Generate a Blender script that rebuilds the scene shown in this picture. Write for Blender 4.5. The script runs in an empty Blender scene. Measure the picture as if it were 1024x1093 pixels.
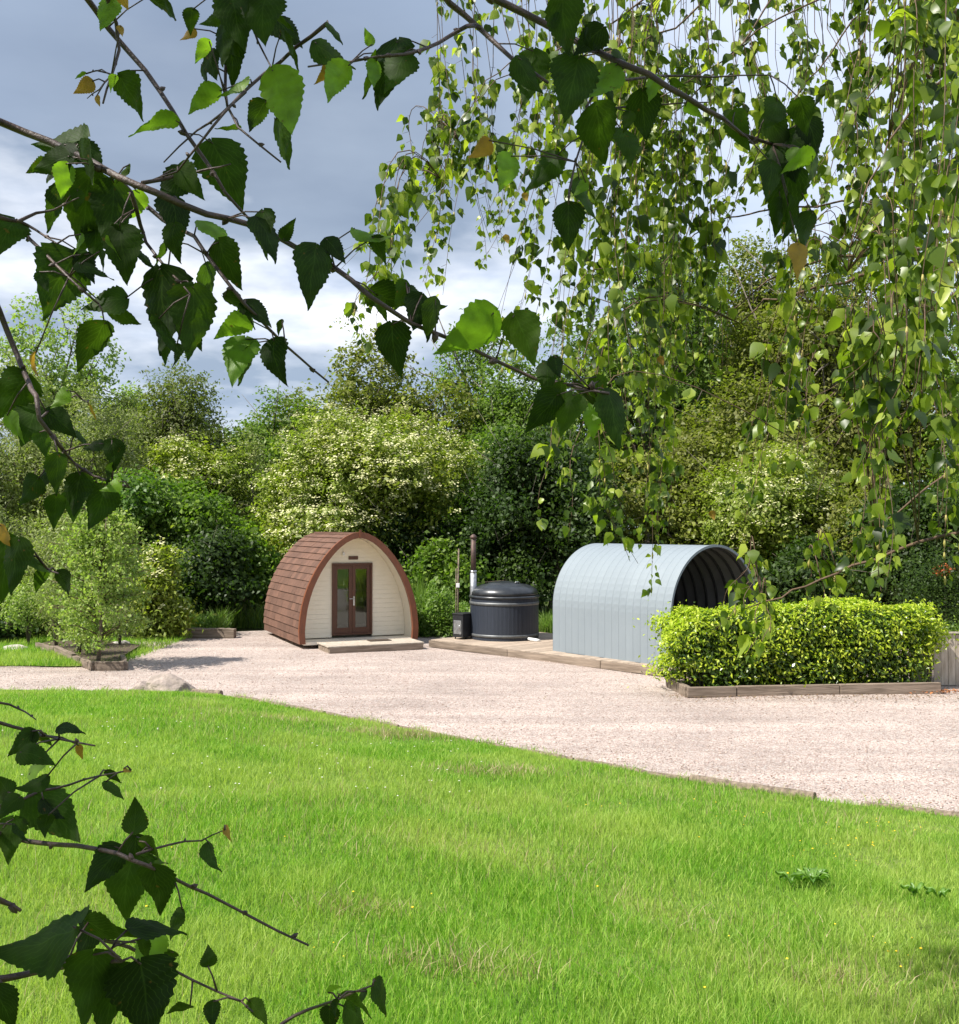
import bpy, math, random
import numpy as np
from mathutils import Vector, Matrix
R = math.radians
scene = bpy.context.scene
col = scene.collection

# ---------------------------------------------------------------- camera
F, CX, CY, HOR, CH = 1100.0, 512.0, 546.5, 562.0, 3.0      # focal px, centre, horizon row, eye height
PITCH = math.atan((HOR - CY) / F)
cam_d = bpy.data.cameras.new('camera'); cam = bpy.data.objects.new('camera', cam_d); col.objects.link(cam)
cam.location = (0, 0, CH); cam.rotation_euler = (R(90) + PITCH, 0, 0)
cam_d.sensor_fit = 'HORIZONTAL'; cam_d.sensor_width = 36; cam_d.lens = 36 * F / 1024
cam_d.clip_start = 0.05; cam_d.clip_end = 2000
scene.camera = cam

# ---------------------------------------------------------------- sun, sky, exposure
SUN_A, SUN_E = 27.0, 52.0           # sun stands left and a little behind the camera
SV = Vector((-math.cos(R(SUN_A)) * math.cos(R(SUN_E)), -math.sin(R(SUN_A)) * math.cos(R(SUN_E)), math.sin(R(SUN_E))))
sd = bpy.data.lights.new('sun', 'SUN'); sd.energy = 4.9; sd.angle = R(0.55); sd.color = (1, 0.955, 0.88)
so = bpy.data.objects.new('sun', sd); col.objects.link(so)
so.rotation_euler = SV.to_track_quat('Z', 'Y').to_euler(); so.location = (-20, -10, 30)
w = bpy.data.worlds.new('World'); scene.world = w; w.use_nodes = True
nt = w.node_tree; N = nt.nodes; L = nt.links; N.clear()
def nn(t, **k):
    n = N.new(t)
    for a, b in k.items(): setattr(n, a, b)
    return n
sky = nn('ShaderNodeTexSky', sky_type='NISHITA', sun_disc=False, sun_elevation=R(SUN_E),
         sun_rotation=math.atan2(SV.x, SV.y), air_density=1.2, dust_density=2.0, ozone_density=1.5)
bg = nn('ShaderNodeBackground'); bg.inputs[1].default_value = 0.085
out = nn('ShaderNodeOutputWorld')
tc = nn('ShaderNodeTexCoord'); sep = nn('ShaderNodeSeparateXYZ')
L.new(tc.outputs['Generated'], sep.inputs[0])
def mth(op, a, b=None, c=None):
    m = nn('ShaderNodeMath', operation=op)
    for i, v in enumerate((a, b, c)):
        if v is None: continue
        if isinstance(v, (int, float)): m.inputs[i].default_value = v
        else: L.new(v, m.inputs[i])
    return m.outputs[0]
zz = mth('ADD', mth('MAXIMUM', sep.outputs[2], 0.0), 0.22)
cv = nn('ShaderNodeCombineXYZ')
L.new(mth('DIVIDE', sep.outputs[0], zz), cv.inputs[0]); L.new(mth('DIVIDE', sep.outputs[1], zz), cv.inputs[1])
L.new(mth('MULTIPLY', sep.outputs[2], 3.0), cv.inputs[2])
def wnoise(scale, detail, off):
    mp = nn('ShaderNodeMapping'); L.new(cv.outputs[0], mp.inputs[0]); mp.inputs['Location'].default_value = off
    n = nn('ShaderNodeTexNoise'); n.inputs['Scale'].default_value = scale; n.inputs['Detail'].default_value = detail
    n.inputs['Roughness'].default_value = 0.52
    L.new(mp.outputs[0], n.inputs['Vector']); return n.outputs[0]
def ramp(v, pts):
    r = nn('ShaderNodeValToRGB'); L.new(v, r.inputs[0]); e = r.color_ramp.elements
    e[0].position, e[0].color = pts[0][0], (*pts[0][1], 1); e[1].position, e[1].color = pts[-1][0], (*pts[-1][1], 1)
    for p, c in pts[1:-1]:
        q = e.new(p); q.color = (*c, 1)
    return r.outputs[0]
def mixc(f, a, b):
    m = nn('ShaderNodeMix', data_type='RGBA')
    L.new(f, m.inputs[0]); L.new(a, m.inputs[6]); L.new(b, m.inputs[7]); return m.outputs[2]
# grey-blue veil with soft structure, then bright cumulus low down
veil = ramp(wnoise(0.75, 3, (3.1, 0.4, 0)), [(0.25, (2.0, 2.6, 3.7)), (0.5, (2.7, 3.4, 4.6)), (0.8, (4.0, 4.6, 5.6))])
def sq(a, c, k): q = mth('SUBTRACT', a, c); return mth('MULTIPLY', mth('MULTIPLY', q, q), k)
bank = mth('MAXIMUM', mth('SUBTRACT', 1.0, mth('ADD', sq(sep.outputs[0], -0.20, 7.0), sq(sep.outputs[2], 0.31, 22.0))), 0.0)
bank = mth('MULTIPLY', bank, mth('ADD', 0.45, wnoise(1.7, 5, (7, 1, 0))))
veil = mixc(mth('MINIMUM', mth('MULTIPLY', bank, 1.0), 0.92), veil, ramp(wnoise(2.2, 5, (2, 5, 0)), [(0.3, (1.55, 1.95, 2.7)), (0.7, (2.6, 3.1, 3.9))]))
lite = mth('MINIMUM', mth('MAXIMUM', mth('MULTIPLY', mth('ADD', sep.outputs[0], 0.02), 3.2), 0.0), 0.8)
veil = mixc(lite, veil, ramp(wnoise(1.4, 4, (5, 5, 0)), [(0.3, (4.2, 5.1, 6.8)), (0.7, (7.0, 7.5, 8.6))]))
c1 = mixc(ramp(wnoise(0.6, 3, (9, 2, 1)), [(0.2, (0.75,)*3), (0.7, (0.97,)*3)]), sky.outputs[0], veil)
cum_n = wnoise(1.7, 7, (1.2, 6.4, 0.0))
lowband = mth('SUBTRACT', 1.0, mth('MULTIPLY', mth('ABSOLUTE', mth('SUBTRACT', sep.outputs[2], 0.19)), 5.0))
cum_f = mth('MULTIPLY', mth('SUBTRACT', mth('ADD', cum_n, mth('MULTIPLY', mth('MAXIMUM', lowband, -1.0), 0.26)), 0.62), 4.0)
cum_f = mth('MINIMUM', mth('MAXIMUM', cum_f, 0.0), 1.0)
cum_c = ramp(wnoise(3.2, 5, (4, 4, 2)), [(0.32, (4.6, 5.3, 6.6)), (0.6, (8.8, 9.0, 9.4))])
c2 = mixc(cum_f, c1, cum_c)
L.new(c2, bg.inputs[0]); L.new(bg.outputs[0], out.inputs[0])
scene.view_settings.view_transform = 'Standard'; scene.view_settings.look = 'None'
scene.view_settings.exposure = 0.93; scene.view_settings.gamma = 1.0

# ---------------------------------------------------------------- helpers
def at(px, py, depth):
    """world point seen at photo pixel (px,py), at forward distance depth"""
    x = (px - CX) / F; u = (CY - py) / F
    c, s = math.cos(PITCH), math.sin(PITCH)
    dy, dz = c - u * s, s + u * c
    k = depth / dy
    return Vector((x * k, depth, CH + dz * k))
EDGE = [(-60, 20.5), (-20, 19.3), (-8.8, 18.9), (-6.0, 18.7), (-4.6, 18.3), (-1.15, 15.3), (2.1, 12.35), (3.65, 11.3), (4.9, 10.6), (9, 8.9), (20, 6.0), (60, 0)]
EX, EY = np.array([e[0] for e in EDGE], float), np.array([e[1] for e in EDGE], float)
def edge_y(x): return np.interp(x, EX, EY)
def lawn_z(x, y):
    s = np.maximum(edge_y(x) - y, 0.0)
    b = 1.6 * np.tanh(0.055 * s) + 0.015
    b = b + np.minimum(s, 1.0) * (0.03 * np.sin(x * 1.3 + 0.5 * y) + 0.025 * np.sin(y * 1.7 - x * .6) + 0.012 * np.sin(4.1 * x + 2) * np.sin(3.7 * y))
    return b
def ghit(px, py):
    for i in range(600):
        d = 3.0 + i * 0.05
        p = at(px, py, d)
        z = float(lawn_z(p.x, p.y)) if p.y < edge_y(p.x) else 0.0
        if p.z <= z: return Vector((p.x, p.y, z))
    return at(px, py, 20)
def tag(o, label=None, cat=None, group=None, kind=None):
    if label: o['label'] = label
    if cat: o['category'] = cat
    if group: o['group'] = group
    if kind: o['kind'] = kind
    return o
def thing(name, label, cat, loc=(0, 0, 0), rz=0, group=None):
    o = bpy.data.objects.new(name, None); col.objects.link(o); o.location = loc; o.rotation_euler = (0, 0, rz)
    o.empty_display_size = 0.2
    return tag(o, label, cat, group)
class MB:
    def __init__(s): s.v = []; s.f = []; s.sm = []
    def add(s, vs, fs, smooth=False):
        b = len(s.v); s.v += [tuple(v) for v in vs]; s.f += [tuple(i + b for i in f) for f in fs]; s.sm += [smooth] * len(fs); return s
    def box(s, c, d, rz=0, rx=0, ry=0, taper=1.0):
        M = Matrix.Translation(c) @ Matrix.Rotation(rz, 4, 'Z') @ Matrix.Rotation(ry, 4, 'Y') @ Matrix.Rotation(rx, 4, 'X')
        vs = []
        for z in (-1, 1):
            t = taper if z > 0 else 1
            for x, y in ((-1, -1), (1, -1), (1, 1), (-1, 1)): vs.append(M @ Vector((x * d[0] / 2 * t, y * d[1] / 2 * t, z * d[2] / 2)))
        return s.add(vs, [(3, 2, 1, 0), (4, 5, 6, 7), (0, 1, 5, 4), (1, 2, 6, 5), (2, 3, 7, 6), (3, 0, 4, 7)])
    def tube(s, pts, rad, n=6, caps=True, smooth=True):
        pts = [Vector(p) for p in pts]; m = len(pts)
        if not hasattr(rad, '__len__'): rad = [rad] * m
        ref = None; vs = []
        for i, p in enumerate(pts):
            t = (pts[min(i + 1, m - 1)] - pts[max(i - 1, 0)]).normalized()
            if ref is None:
                ref = t.cross(Vector((0.13, 0.31, 0.94)))
                if ref.length < 1e-3: ref = t.cross(Vector((1, 0, 0)))
            ref = (ref - t * ref.dot(t))
            if ref.length < 1e-6: ref = t.orthogonal()
            ref.normalize(); b = t.cross(ref)
            for k in range(n):
                a = 2 * math.pi * k / n
                vs.append(p + (ref * math.cos(a) + b * math.sin(a)) * rad[i])
        fs = [(i * n + k, i * n + (k + 1) % n, (i + 1) * n + (k + 1) % n, (i + 1) * n + k) for i in range(m - 1) for k in range(n)]
        if caps and n > 2: fs += [tuple(range(n - 1, -1, -1)), tuple((m - 1) * n + k for k in range(n))]
        return s.add(vs, fs, smooth)
    def lathe(s, prof, c=(0, 0, 0), n=48, smooth=True):
        c = Vector(c); vs = []; m = len(prof)
        for r, z in prof:
            for k in range(n):
                a = 2 * math.pi * k / n; vs.append(c + Vector((r * math.cos(a), r * math.sin(a), z)))
        fs = [(i * n + k, i * n + (k + 1) % n, (i + 1) * n + (k + 1) % n, (i + 1) * n + k) for i in range(m - 1) for k in range(n)]
        fs += [tuple(range(n - 1, -1, -1)), tuple((m - 1) * n + k for k in range(n))]
        return s.add(vs, fs, smooth)
    def build(s, name, m, parent=None, bevel=0.0, autosm=None):
        me = bpy.data.meshes.new(name); me.from_pydata(s.v, [], s.f); me.materials.append(m)
        me.polygons.foreach_set('use_smooth', s.sm); me.update()
        o = bpy.data.objects.new(name, me); col.objects.link(o)
        if parent: o.parent = parent
        if bevel:
            b = o.modifiers.new('bevel', 'BEVEL'); b.width = bevel; b.segments = 2; b.limit_method = 'ANGLE'
        return o
def np_mesh(name, V, FQ, mat, parent=None, uv=None, smooth=False, FT=None):
    """V (n,3), FQ (m,4) quads, FT (k,3) triangles"""
    me = bpy.data.meshes.new(name)
    V = np.asarray(V, np.float32); FQ = np.asarray(FQ, np.int32).reshape(-1, 4)
    loops = FQ.ravel(); starts = np.arange(len(FQ), dtype=np.int32) * 4
    if FT is not None:
        FT = np.asarray(FT, np.int32).reshape(-1, 3)
        starts = np.concatenate([starts, len(loops) + np.arange(len(FT), dtype=np.int32) * 3]); loops = np.concatenate([loops, FT.ravel()])
    me.vertices.add(len(V)); me.vertices.foreach_set('co', V.ravel())
    me.loops.add(len(loops)); me.loops.foreach_set('vertex_index', loops.astype(np.int32))
    me.polygons.add(len(starts)); me.polygons.foreach_set('loop_start', starts.astype(np.int32))
    if uv is not None:
        l = me.uv_layers.new(name='UVMap'); l.data.foreach_set('uv', np.asarray(uv, np.float32)[loops].ravel())
    if smooth: me.polygons.foreach_set('use_smooth', np.ones(len(starts), bool))
    me.update(calc_edges=True); me.validate()
    me.materials.append(mat)
    o = bpy.data.objects.new(name, me); col.objects.link(o)
    if parent: o.parent = parent
    return o

# ---------------------------------------------------------------- materials
def newmat(name):
    m = bpy.data.materials.new(name); m.use_nodes = True; t = m.node_tree; t.nodes.clear()
    o = t.nodes.new('ShaderNodeOutputMaterial'); return m, t, o
def G(t, ty, ins=None, **k):
    n = t.nodes.new(ty)
    for a, b in k.items(): setattr(n, a, b)
    for a, b in (ins or {}).items():
        if hasattr(b, 'is_output'): t.links.new(b, n.inputs[a])
        else: n.inputs[a].default_value = b
    return n
def cramp(t, v, pts, interp='LINEAR'):
    r = t.nodes.new('ShaderNodeValToRGB'); t.links.new(v, r.inputs[0]); r.color_ramp.interpolation = interp; e = r.color_ramp.elements
    e[0].position, e[0].color = pts[0][0], (*pts[0][1], 1); e[1].position, e[1].color = pts[-1][0], (*pts[-1][1], 1)
    for p, c in pts[1:-1]: q = e.new(p); q.color = (*c, 1)
    return r.outputs[0]
def surf(name, c1, c2=None, rough=0.7, scale=8, stretch=(1, 1, 1), bump=0.2, bscale=None, metal=0, spec=0.4, lo=0.35, hi=0.65, island=0.0, dist=0.01, coat=0):
    m, t, o = newmat(name)
    tc = G(t, 'ShaderNodeTexCoord'); mp = G(t, 'ShaderNodeMapping', {0: tc.outputs['Object'], 'Scale': stretch})
    nz = G(t, 'ShaderNodeTexNoise', {'Vector': mp.outputs[0], 'Scale': scale, 'Detail': 6, 'Roughness': 0.6})
    c2 = c2 or tuple(x * 0.7 for x in c1)
    c = cramp(t, nz.outputs[0], [(lo, c1), (hi, c2)])
    if island:
        g = G(t, 'ShaderNodeNewGeometry'); v = G(t, 'ShaderNodeMapRange', {0: g.outputs['Random Per Island'], 3: 1 - island, 4: 1 + island * 0.6})
        h = G(t, 'ShaderNodeHueSaturation', {'Value': v.outputs[0], 'Color': c}); c = h.outputs[0]
    p = G(t, 'ShaderNodeBsdfPrincipled', {'Base Color': c, 'Roughness': rough, 'Metallic': metal, 'Specular IOR Level': spec, 'Coat Weight': coat})
    n2 = G(t, 'ShaderNodeTexNoise', {'Vector': mp.outputs[0], 'Scale': bscale or scale * 3, 'Detail': 5})
    b = G(t, 'ShaderNodeBump', {'Height': n2.outputs[0], 'Strength': bump, 'Distance': dist}); t.links.new(b.outputs[0], p.inputs['Normal'])
    t.links.new(p.outputs[0], o.inputs[0]); return m
def leafmat(name, cols, trans=0.35, rough=0.5, spec=0.35, tcol=None, vein=False, zone=0.0, zc=None, zs=0.35):
    """foliage: colour differs leaf by leaf, light passes partly through"""
    m, t, o = newmat(name)
    g = G(t, 'ShaderNodeNewGeometry')
    n = len(cols); c = cramp(t, g.outputs['Random Per Island'], [(i / (n - 1), q) for i, q in enumerate(cols)])
    tc = G(t, 'ShaderNodeTexCoord')
    if zone:
        nz = G(t, 'ShaderNodeTexNoise', {'Vector': tc.outputs['Object'], 'Scale': zs, 'Detail': 3})
        f = G(t, 'ShaderNodeMapRange', {0: nz.outputs[0], 1: 0.44, 2: 0.60, 3: 0.0, 4: zone})
        mx = G(t, 'ShaderNodeMix', {0: f.outputs[0], 6: c, 7: (*zc, 1)}, data_type='RGBA'); c = mx.outputs[2]
    nrm = None
    if vein:
        sp = G(t, 'ShaderNodeSeparateXYZ', {0: tc.outputs['UV']})
        au = G(t, 'ShaderNodeMath', {0: sp.outputs[0]}, operation='ABSOLUTE')
        k = G(t, 'ShaderNodeMath', {0: au.outputs[0], 1: -0.55, 2: sp.outputs[1]}, operation='MULTIPLY_ADD')
        k2 = G(t, 'ShaderNodeMath', {0: k.outputs[0], 1: 9.0}, operation='MULTIPLY')
        fr = G(t, 'ShaderNodeMath', {0: k2.outputs[0]}, operation='FRACT')
        pp = G(t, 'ShaderNodeMath', {0: fr.outputs[0], 1: 1.0}, operation='PINGPONG')
        pp2 = G(t, 'ShaderNodeMath', {0: fr.outputs[0], 1: 0.5}, operation='SUBTRACT')
        ab = G(t, 'ShaderNodeMath', {0: pp2.outputs[0]}, operation='ABSOLUTE')
        side = G(t, 'ShaderNodeMapRange', {0: ab.outputs[0], 1: 0.0, 2: 0.10, 3: 1.0, 4: 0.0})
        mid = G(t, 'ShaderNodeMapRange', {0: au.outputs[0], 1: 0.0, 2: 0.05, 3: 1.0, 4: 0.0})
        vv = G(t, 'ShaderNodeMath', {0: side.outputs[0], 1: mid.outputs[0]}, operation='MAXIMUM')
        vf = G(t, 'ShaderNodeMath', {0: vv.outputs[0], 1: 0.16}, operation='MULTIPLY')
        vc = G(t, 'ShaderNodeMix', {0: vf.outputs[0], 6: c, 7: (0.12, 0.20, 0.05, 1)}, data_type='RGBA'); c = vc.outputs[2]
        bl = G(t, 'ShaderNodeTexNoise', {'Vector': tc.outputs['Object'], 'Scale': 60, 'Detail': 4})
        bf = G(t, 'ShaderNodeMapRange', {0: bl.outputs[0], 1: 0.3, 2: 0.75, 3: 0.75, 4: 1.3})
        hs = G(t, 'ShaderNodeHueSaturation', {'Value': bf.outputs[0], 'Color': c}); c = hs.outputs[0]
        sp_ = G(t, 'ShaderNodeTexNoise', {'Vector': tc.outputs['Object'], 'Scale': 95, 'Detail': 3}); sf = G(t, 'ShaderNodeMapRange', {0: sp_.outputs[0], 1: 0.69, 2: 0.73, 3: 0, 4: 0.7})
        c = G(t, 'ShaderNodeMix', {0: sf.outputs[0], 6: c, 7: (.10, .055, .02, 1)}, data_type='RGBA').outputs[2]
        hh = G(t, 'ShaderNodeMath', {0: vv.outputs[0], 1: -1.0, 2: bl.outputs[0]}, operation='MULTIPLY_ADD')
        nrm = G(t, 'ShaderNodeBump', {'Height': hh.outputs[0], 'Strength': 0.22, 'Distance': 0.0008}).outputs[0]
    p = G(t, 'ShaderNodeBsdfPrincipled', {'Base Color': c, 'Roughness': rough, 'Specular IOR Level': spec})
    tl = G(t, 'ShaderNodeBsdfTranslucent')
    tm = G(t, 'ShaderNodeMix', {0: 1.0, 6: c, 7: (*(tcol or (1.6, 2.0, 0.6)), 1)}, data_type='RGBA', blend_type='MULTIPLY'); t.links.new(tm.outputs[2], tl.inputs[0])
    if nrm: t.links.new(nrm, p.inputs['Normal'])
    mx = G(t, 'ShaderNodeMixShader', {0: trans, 1: p.outputs[0], 2: tl.outputs[0]})
    t.links.new(mx.outputs[0], o.inputs[0]); return m

M = {}
M['bark'] = surf('bark', (0.09, 0.07, 0.05), (0.16, 0.14, 0.11), 0.9, 14, (1, 1, .3), 0.6)
M['twig'] = surf('twig', (0.035, 0.022, 0.018), (0.07, 0.04, 0.03), 0.55, 60, (1, 1, 1), 0.3, spec=0.5)
M['twig_light'] = surf('twig_light', (0.13, 0.08, 0.045), (0.07, 0.04, 0.025), 0.7, 60)
M['birch_bark'] = surf('birch_bark', (0.5, 0.47, 0.42), (0.08, 0.07, 0.06), 0.8, 9, (1, 1, 5), 0.4, lo=.55, hi=.68)
M['timber'] = surf('weathered timber', (0.27, 0.21, 0.16), (0.12, 0.09, 0.065), 0.88, 2.2, (.7, 9, 9), 0.9, island=0.25)
M['deck'] = surf('deck boards', (0.42, 0.33, 0.25), (0.28, 0.22, 0.17), 0.8, 5, (1, 6, 6), 0.35, island=0.22)
M['paleboard'] = surf('pale boards', (0.46, 0.40, 0.33), (0.32, 0.27, 0.21), 0.8, 3, (5, 5, 1), 0.4, island=0.15)
M['log'] = surf('log', (0.24, 0.185, 0.135), (0.085, 0.065, 0.045), 0.9, 5, (4, 4, 4), 0.7)
M['endgrain'] = surf('end grain', (0.05, 0.035, 0.025), (0.1, 0.07, 0.05), 0.9, 20)
M['stone'] = surf('stone', (0.36, 0.29, 0.25), (0.20, 0.165, 0.14), 0.9, 5, bump=0.8, dist=0.03)
M['white_stone'] = surf('pale stone', (0.46, 0.42, 0.37), (0.28, 0.25, 0.22), 0.9, 6, bump=0.8, dist=0.03)
M['shingle'] = surf('brown shingles', (0.140, 0.071, 0.047), (0.108, 0.056, 0.038), 0.85, 10, bump=0.5, bscale=200, island=0.25)
M['trim'] = surf('red brown trim', (0.185, 0.060, 0.026), (0.14, 0.046, 0.022), 0.45, 7, (3, 3, 1), 0.15)
M['cream'] = surf('cream painted boards', (0.80, 0.72, 0.58), (0.75, 0.67, 0.53), 0.5, 5, (1, 3, 8), 0.1)
M['doorwood'] = surf('brown door wood', (0.105, 0.038, 0.018), (0.08, 0.030, 0.015), 0.4, 8, (4, 4, 1), 0.1)
M['metal'] = surf('steel', (0.62, 0.62, 0.62), (0.5, 0.5, 0.5), 0.28, 20, metal=1.0, bump=0.02)
M['dull_metal'] = surf('dull flue steel', (0.42, 0.43, 0.44), (0.25, 0.25, 0.26), 0.42, 12, metal=0.8, bump=0.1)
M['rust_metal'] = surf('sooty flue steel', (0.12, 0.075, 0.06), (0.06, 0.045, 0.04), 0.6, 10, metal=0.4, bump=0.1)
M['black'] = surf('black paint', (0.012, 0.013, 0.015), (0.02, 0.02, 0.022), 0.45, 10, bump=0.05)
M['lid'] = surf('black lid', (0.014, 0.016, 0.019), (0.03, 0.033, 0.036), 0.32, 6, bump=0.03, spec=0.6)
M['tubwall'] = surf('charcoal staves', (0.024, 0.030, 0.043), (0.018, 0.023, 0.034), 0.5, 6, (8, 8, .6), 0.1, island=0.05)
M['band'] = surf('tub band', (0.13, 0.135, 0.135), (0.09, 0.095, 0.10), 0.5, 10, metal=0.35, bump=0.05)
M['white_plastic'] = surf('white plastic', (0.75, 0.75, 0.74), (0.6, 0.6, 0.58), 0.4, 10, bump=0.02)
M['grey_sheet'] = surf('blue grey coated sheet', (0.205, 0.236, 0.258), (0.19, 0.22, 0.242), 0.55, 1.2, bump=0.08, bscale=5, spec=0.4, island=0.02)
M['grey_inner'] = surf('dark inner sheet', (0.17, 0.17, 0.17), (0.13, 0.13, 0.13), 0.65, 3, bump=0.1)
M['rib'] = surf('rib', (0.03, 0.03, 0.03), (0.05, 0.05, 0.05), 0.5, 3, bump=0.05, metal=0.2)
M['soil'] = surf('soil', (0.10, 0.07, 0.045), (0.05, 0.035, 0.025), 0.95, 12, bump=0.9, dist=0.03)
M['mat'] = surf('door mat', (0.07, 0.045, 0.03), (0.04, 0.03, 0.02), 0.95, 60, bump=0.6)
M['curtain'] = surf('curtain', (0.30, 0.28, 0.24), (0.22, 0.2, 0.18), 0.9, 5)
def glass():
    m, t, o = newmat('door glass')
    gl = G(t, 'ShaderNodeBsdfGlossy', {'Color': (0.9, 0.95, 0.95, 1), 'Roughness': 0.01}); tr = G(t, 'ShaderNodeBsdfTransparent', {'Color': (0.75, 0.8, 0.78, 1)})
    lw = G(t, 'ShaderNodeFresnel', {'IOR': 1.6}); a = G(t, 'ShaderNodeMath', {0: lw.outputs[0], 1: 0.8, 2: 0.02}, operation='MULTIPLY_ADD')
    mx = G(t, 'ShaderNodeMixShader', {0: a.outputs[0], 1: tr.outputs[0], 2: gl.outputs[0]}); t.links.new(mx.outputs[0], o.inputs[0]); return m
M['glass'] = glass()
def gravel_mat():
    m, t, o = newmat('pink gravel'); tc = G(t, 'ShaderNodeTexCoord'); X = tc.outputs['Object']
    v = G(t, 'ShaderNodeTexVoronoi', {'Vector': X, 'Scale': 52.0, 'Randomness': 1.0})
    sp = G(t, 'ShaderNodeSeparateColor', {0: v.outputs['Color']})
    c = cramp(t, sp.outputs[0], [(0, (0.30, 0.21, 0.17)), (0.25, (0.47, 0.36, 0.31)), (0.6, (0.56, 0.46, 0.40)), (0.85, (0.64, 0.56, 0.50)), (1, (0.36, 0.31, 0.29))])
    n = G(t, 'ShaderNodeTexNoise', {'Vector': X, 'Scale': 0.45, 'Detail': 6, 'Roughness': 0.65})
    n2 = G(t, 'ShaderNodeTexNoise', {'Vector': X, 'Scale': 6, 'Detail': 5, 'Roughness': 0.7})
    a = G(t, 'ShaderNodeMapRange', {0: n.outputs[0], 1: 0.3, 2: 0.7, 3: 0.80, 4: 1.12}); b = G(t, 'ShaderNodeMapRange', {0: n2.outputs[0], 1: 0.3, 2: 0.7, 3: 0.84, 4: 1.12})
    ab = G(t, 'ShaderNodeMath', {0: a.outputs[0], 1: b.outputs[0]}, operation='MULTIPLY')
    gaps = G(t, 'ShaderNodeMapRange', {0: v.outputs['Distance'], 1: 0.35, 2: 0.8, 3: 1.0, 4: 0.72})
    mpr = G(t, 'ShaderNodeMapping', {0: X, 'Rotation': (0, 0, R(33)), 'Scale': (0.12, 1.5, 1)}); nr = G(t, 'ShaderNodeTexNoise', {'Vector': mpr.outputs[0], 'Scale': 1.0, 'Detail': 4, 'Roughness': 0.6})
    rr = G(t, 'ShaderNodeMapRange', {0: nr.outputs[0], 1: 0.35, 2: 0.65, 3: 0.82, 4: 1.06}); ab = G(t, 'ShaderNodeMath', {0: ab.outputs[0], 1: rr.outputs[0]}, operation='MULTIPLY')
    ac = G(t, 'ShaderNodeMath', {0: ab.outputs[0], 1: gaps.outputs[0]}, operation='MULTIPLY')
    h = G(t, 'ShaderNodeHueSaturation', {'Value': ac.outputs[0], 'Color': c})
    p = G(t, 'ShaderNodeBsdfPrincipled', {'Base Color': h.outputs[0], 'Roughness': 0.85, 'Specular IOR Level': 0.3})
    hv = G(t, 'ShaderNodeMath', {0: v.outputs['Distance'], 1: -1.0, 2: n2.outputs[0]}, operation='MULTIPLY_ADD')
    bp = G(t, 'ShaderNodeBump', {'Height': hv.outputs[0], 'Strength': 0.9, 'Distance': 0.02}); t.links.new(bp.outputs[0], p.inputs['Normal'])
    t.links.new(p.outputs[0], o.inputs[0]); return m
M['gravel'] = gravel_mat()
M['pebble'] = surf('pebbles', (0.60, 0.49, 0.42), (0.36, 0.27, 0.23), 0.85, 3, island=0.4)
def turf_mat(name, a, b, c_):
    m, t, o = newmat(name); tc = G(t, 'ShaderNodeTexCoord'); X = tc.outputs['Object']
    n = G(t, 'ShaderNodeTexNoise', {'Vector': X, 'Scale': 0.8, 'Detail': 6, 'Roughness': 0.65}); n2 = G(t, 'ShaderNodeTexNoise', {'Vector': X, 'Scale': 25, 'Detail': 5, 'Roughness': 0.7})
    s = G(t, 'ShaderNodeMath', {0: n2.outputs[0], 1: 0.5, 2: n.outputs[0]}, operation='MULTIPLY_ADD')
    c = cramp(t, s.outputs[0], [(0.55, a), (0.75, b), (0.95, c_)])
    p = G(t, 'ShaderNodeBsdfPrincipled', {'Base Color': c, 'Roughness': 0.9, 'Specular IOR Level': 0.2})
    bp = G(t, 'ShaderNodeBump', {'Height': n2.outputs[0], 'Strength': 1.0, 'Distance': 0.04}); t.links.new(bp.outputs[0], p.inputs['Normal'])
    t.links.new(p.outputs[0], o.inputs[0]); return m
M['turf'] = turf_mat('turf', (0.08, 0.15, 0.02), (0.13, 0.23, 0.03), (0.24, 0.25, 0.08))
M['forest_floor'] = turf_mat('woodland floor', (0.04, 0.05, 0.015), (0.06, 0.09, 0.02), (0.08, 0.06, 0.035))
def blade_mat(name, cols, dry, zs, trans=0.45, dz=0.5):
    return leafmat(name, cols, trans=trans, rough=0.55, spec=0.25, zone=dz, zc=dry, zs=zs, tcol=(1.4, 1.5, 0.7))
M['blade'] = blade_mat('grass blades', [(0.085, 0.205, 0.014), (0.145, 0.31, 0.024), (0.22, 0.40, 0.038), (0.42, 0.50, 0.13)], (0.40, 0.47, 0.12), 0.62)
M['straw'] = leafmat('straw stems', [(0.38, 0.33, 0.16), (0.30, 0.30, 0.12), (0.42, 0.30, 0.20)], trans=0.3, tcol=(1.2, 1.1, .8))
M['yellow'] = leafmat('yellow petals', [(0.75, 0.55, 0.02), (0.8, 0.65, 0.04)], trans=0.2, tcol=(1, 1, .5))
M['white_petal'] = leafmat('white petals', [(0.75, 0.73, 0.65), (0.7, 0.7, 0.55)], trans=0.2, tcol=(1, 1, 1))

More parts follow.
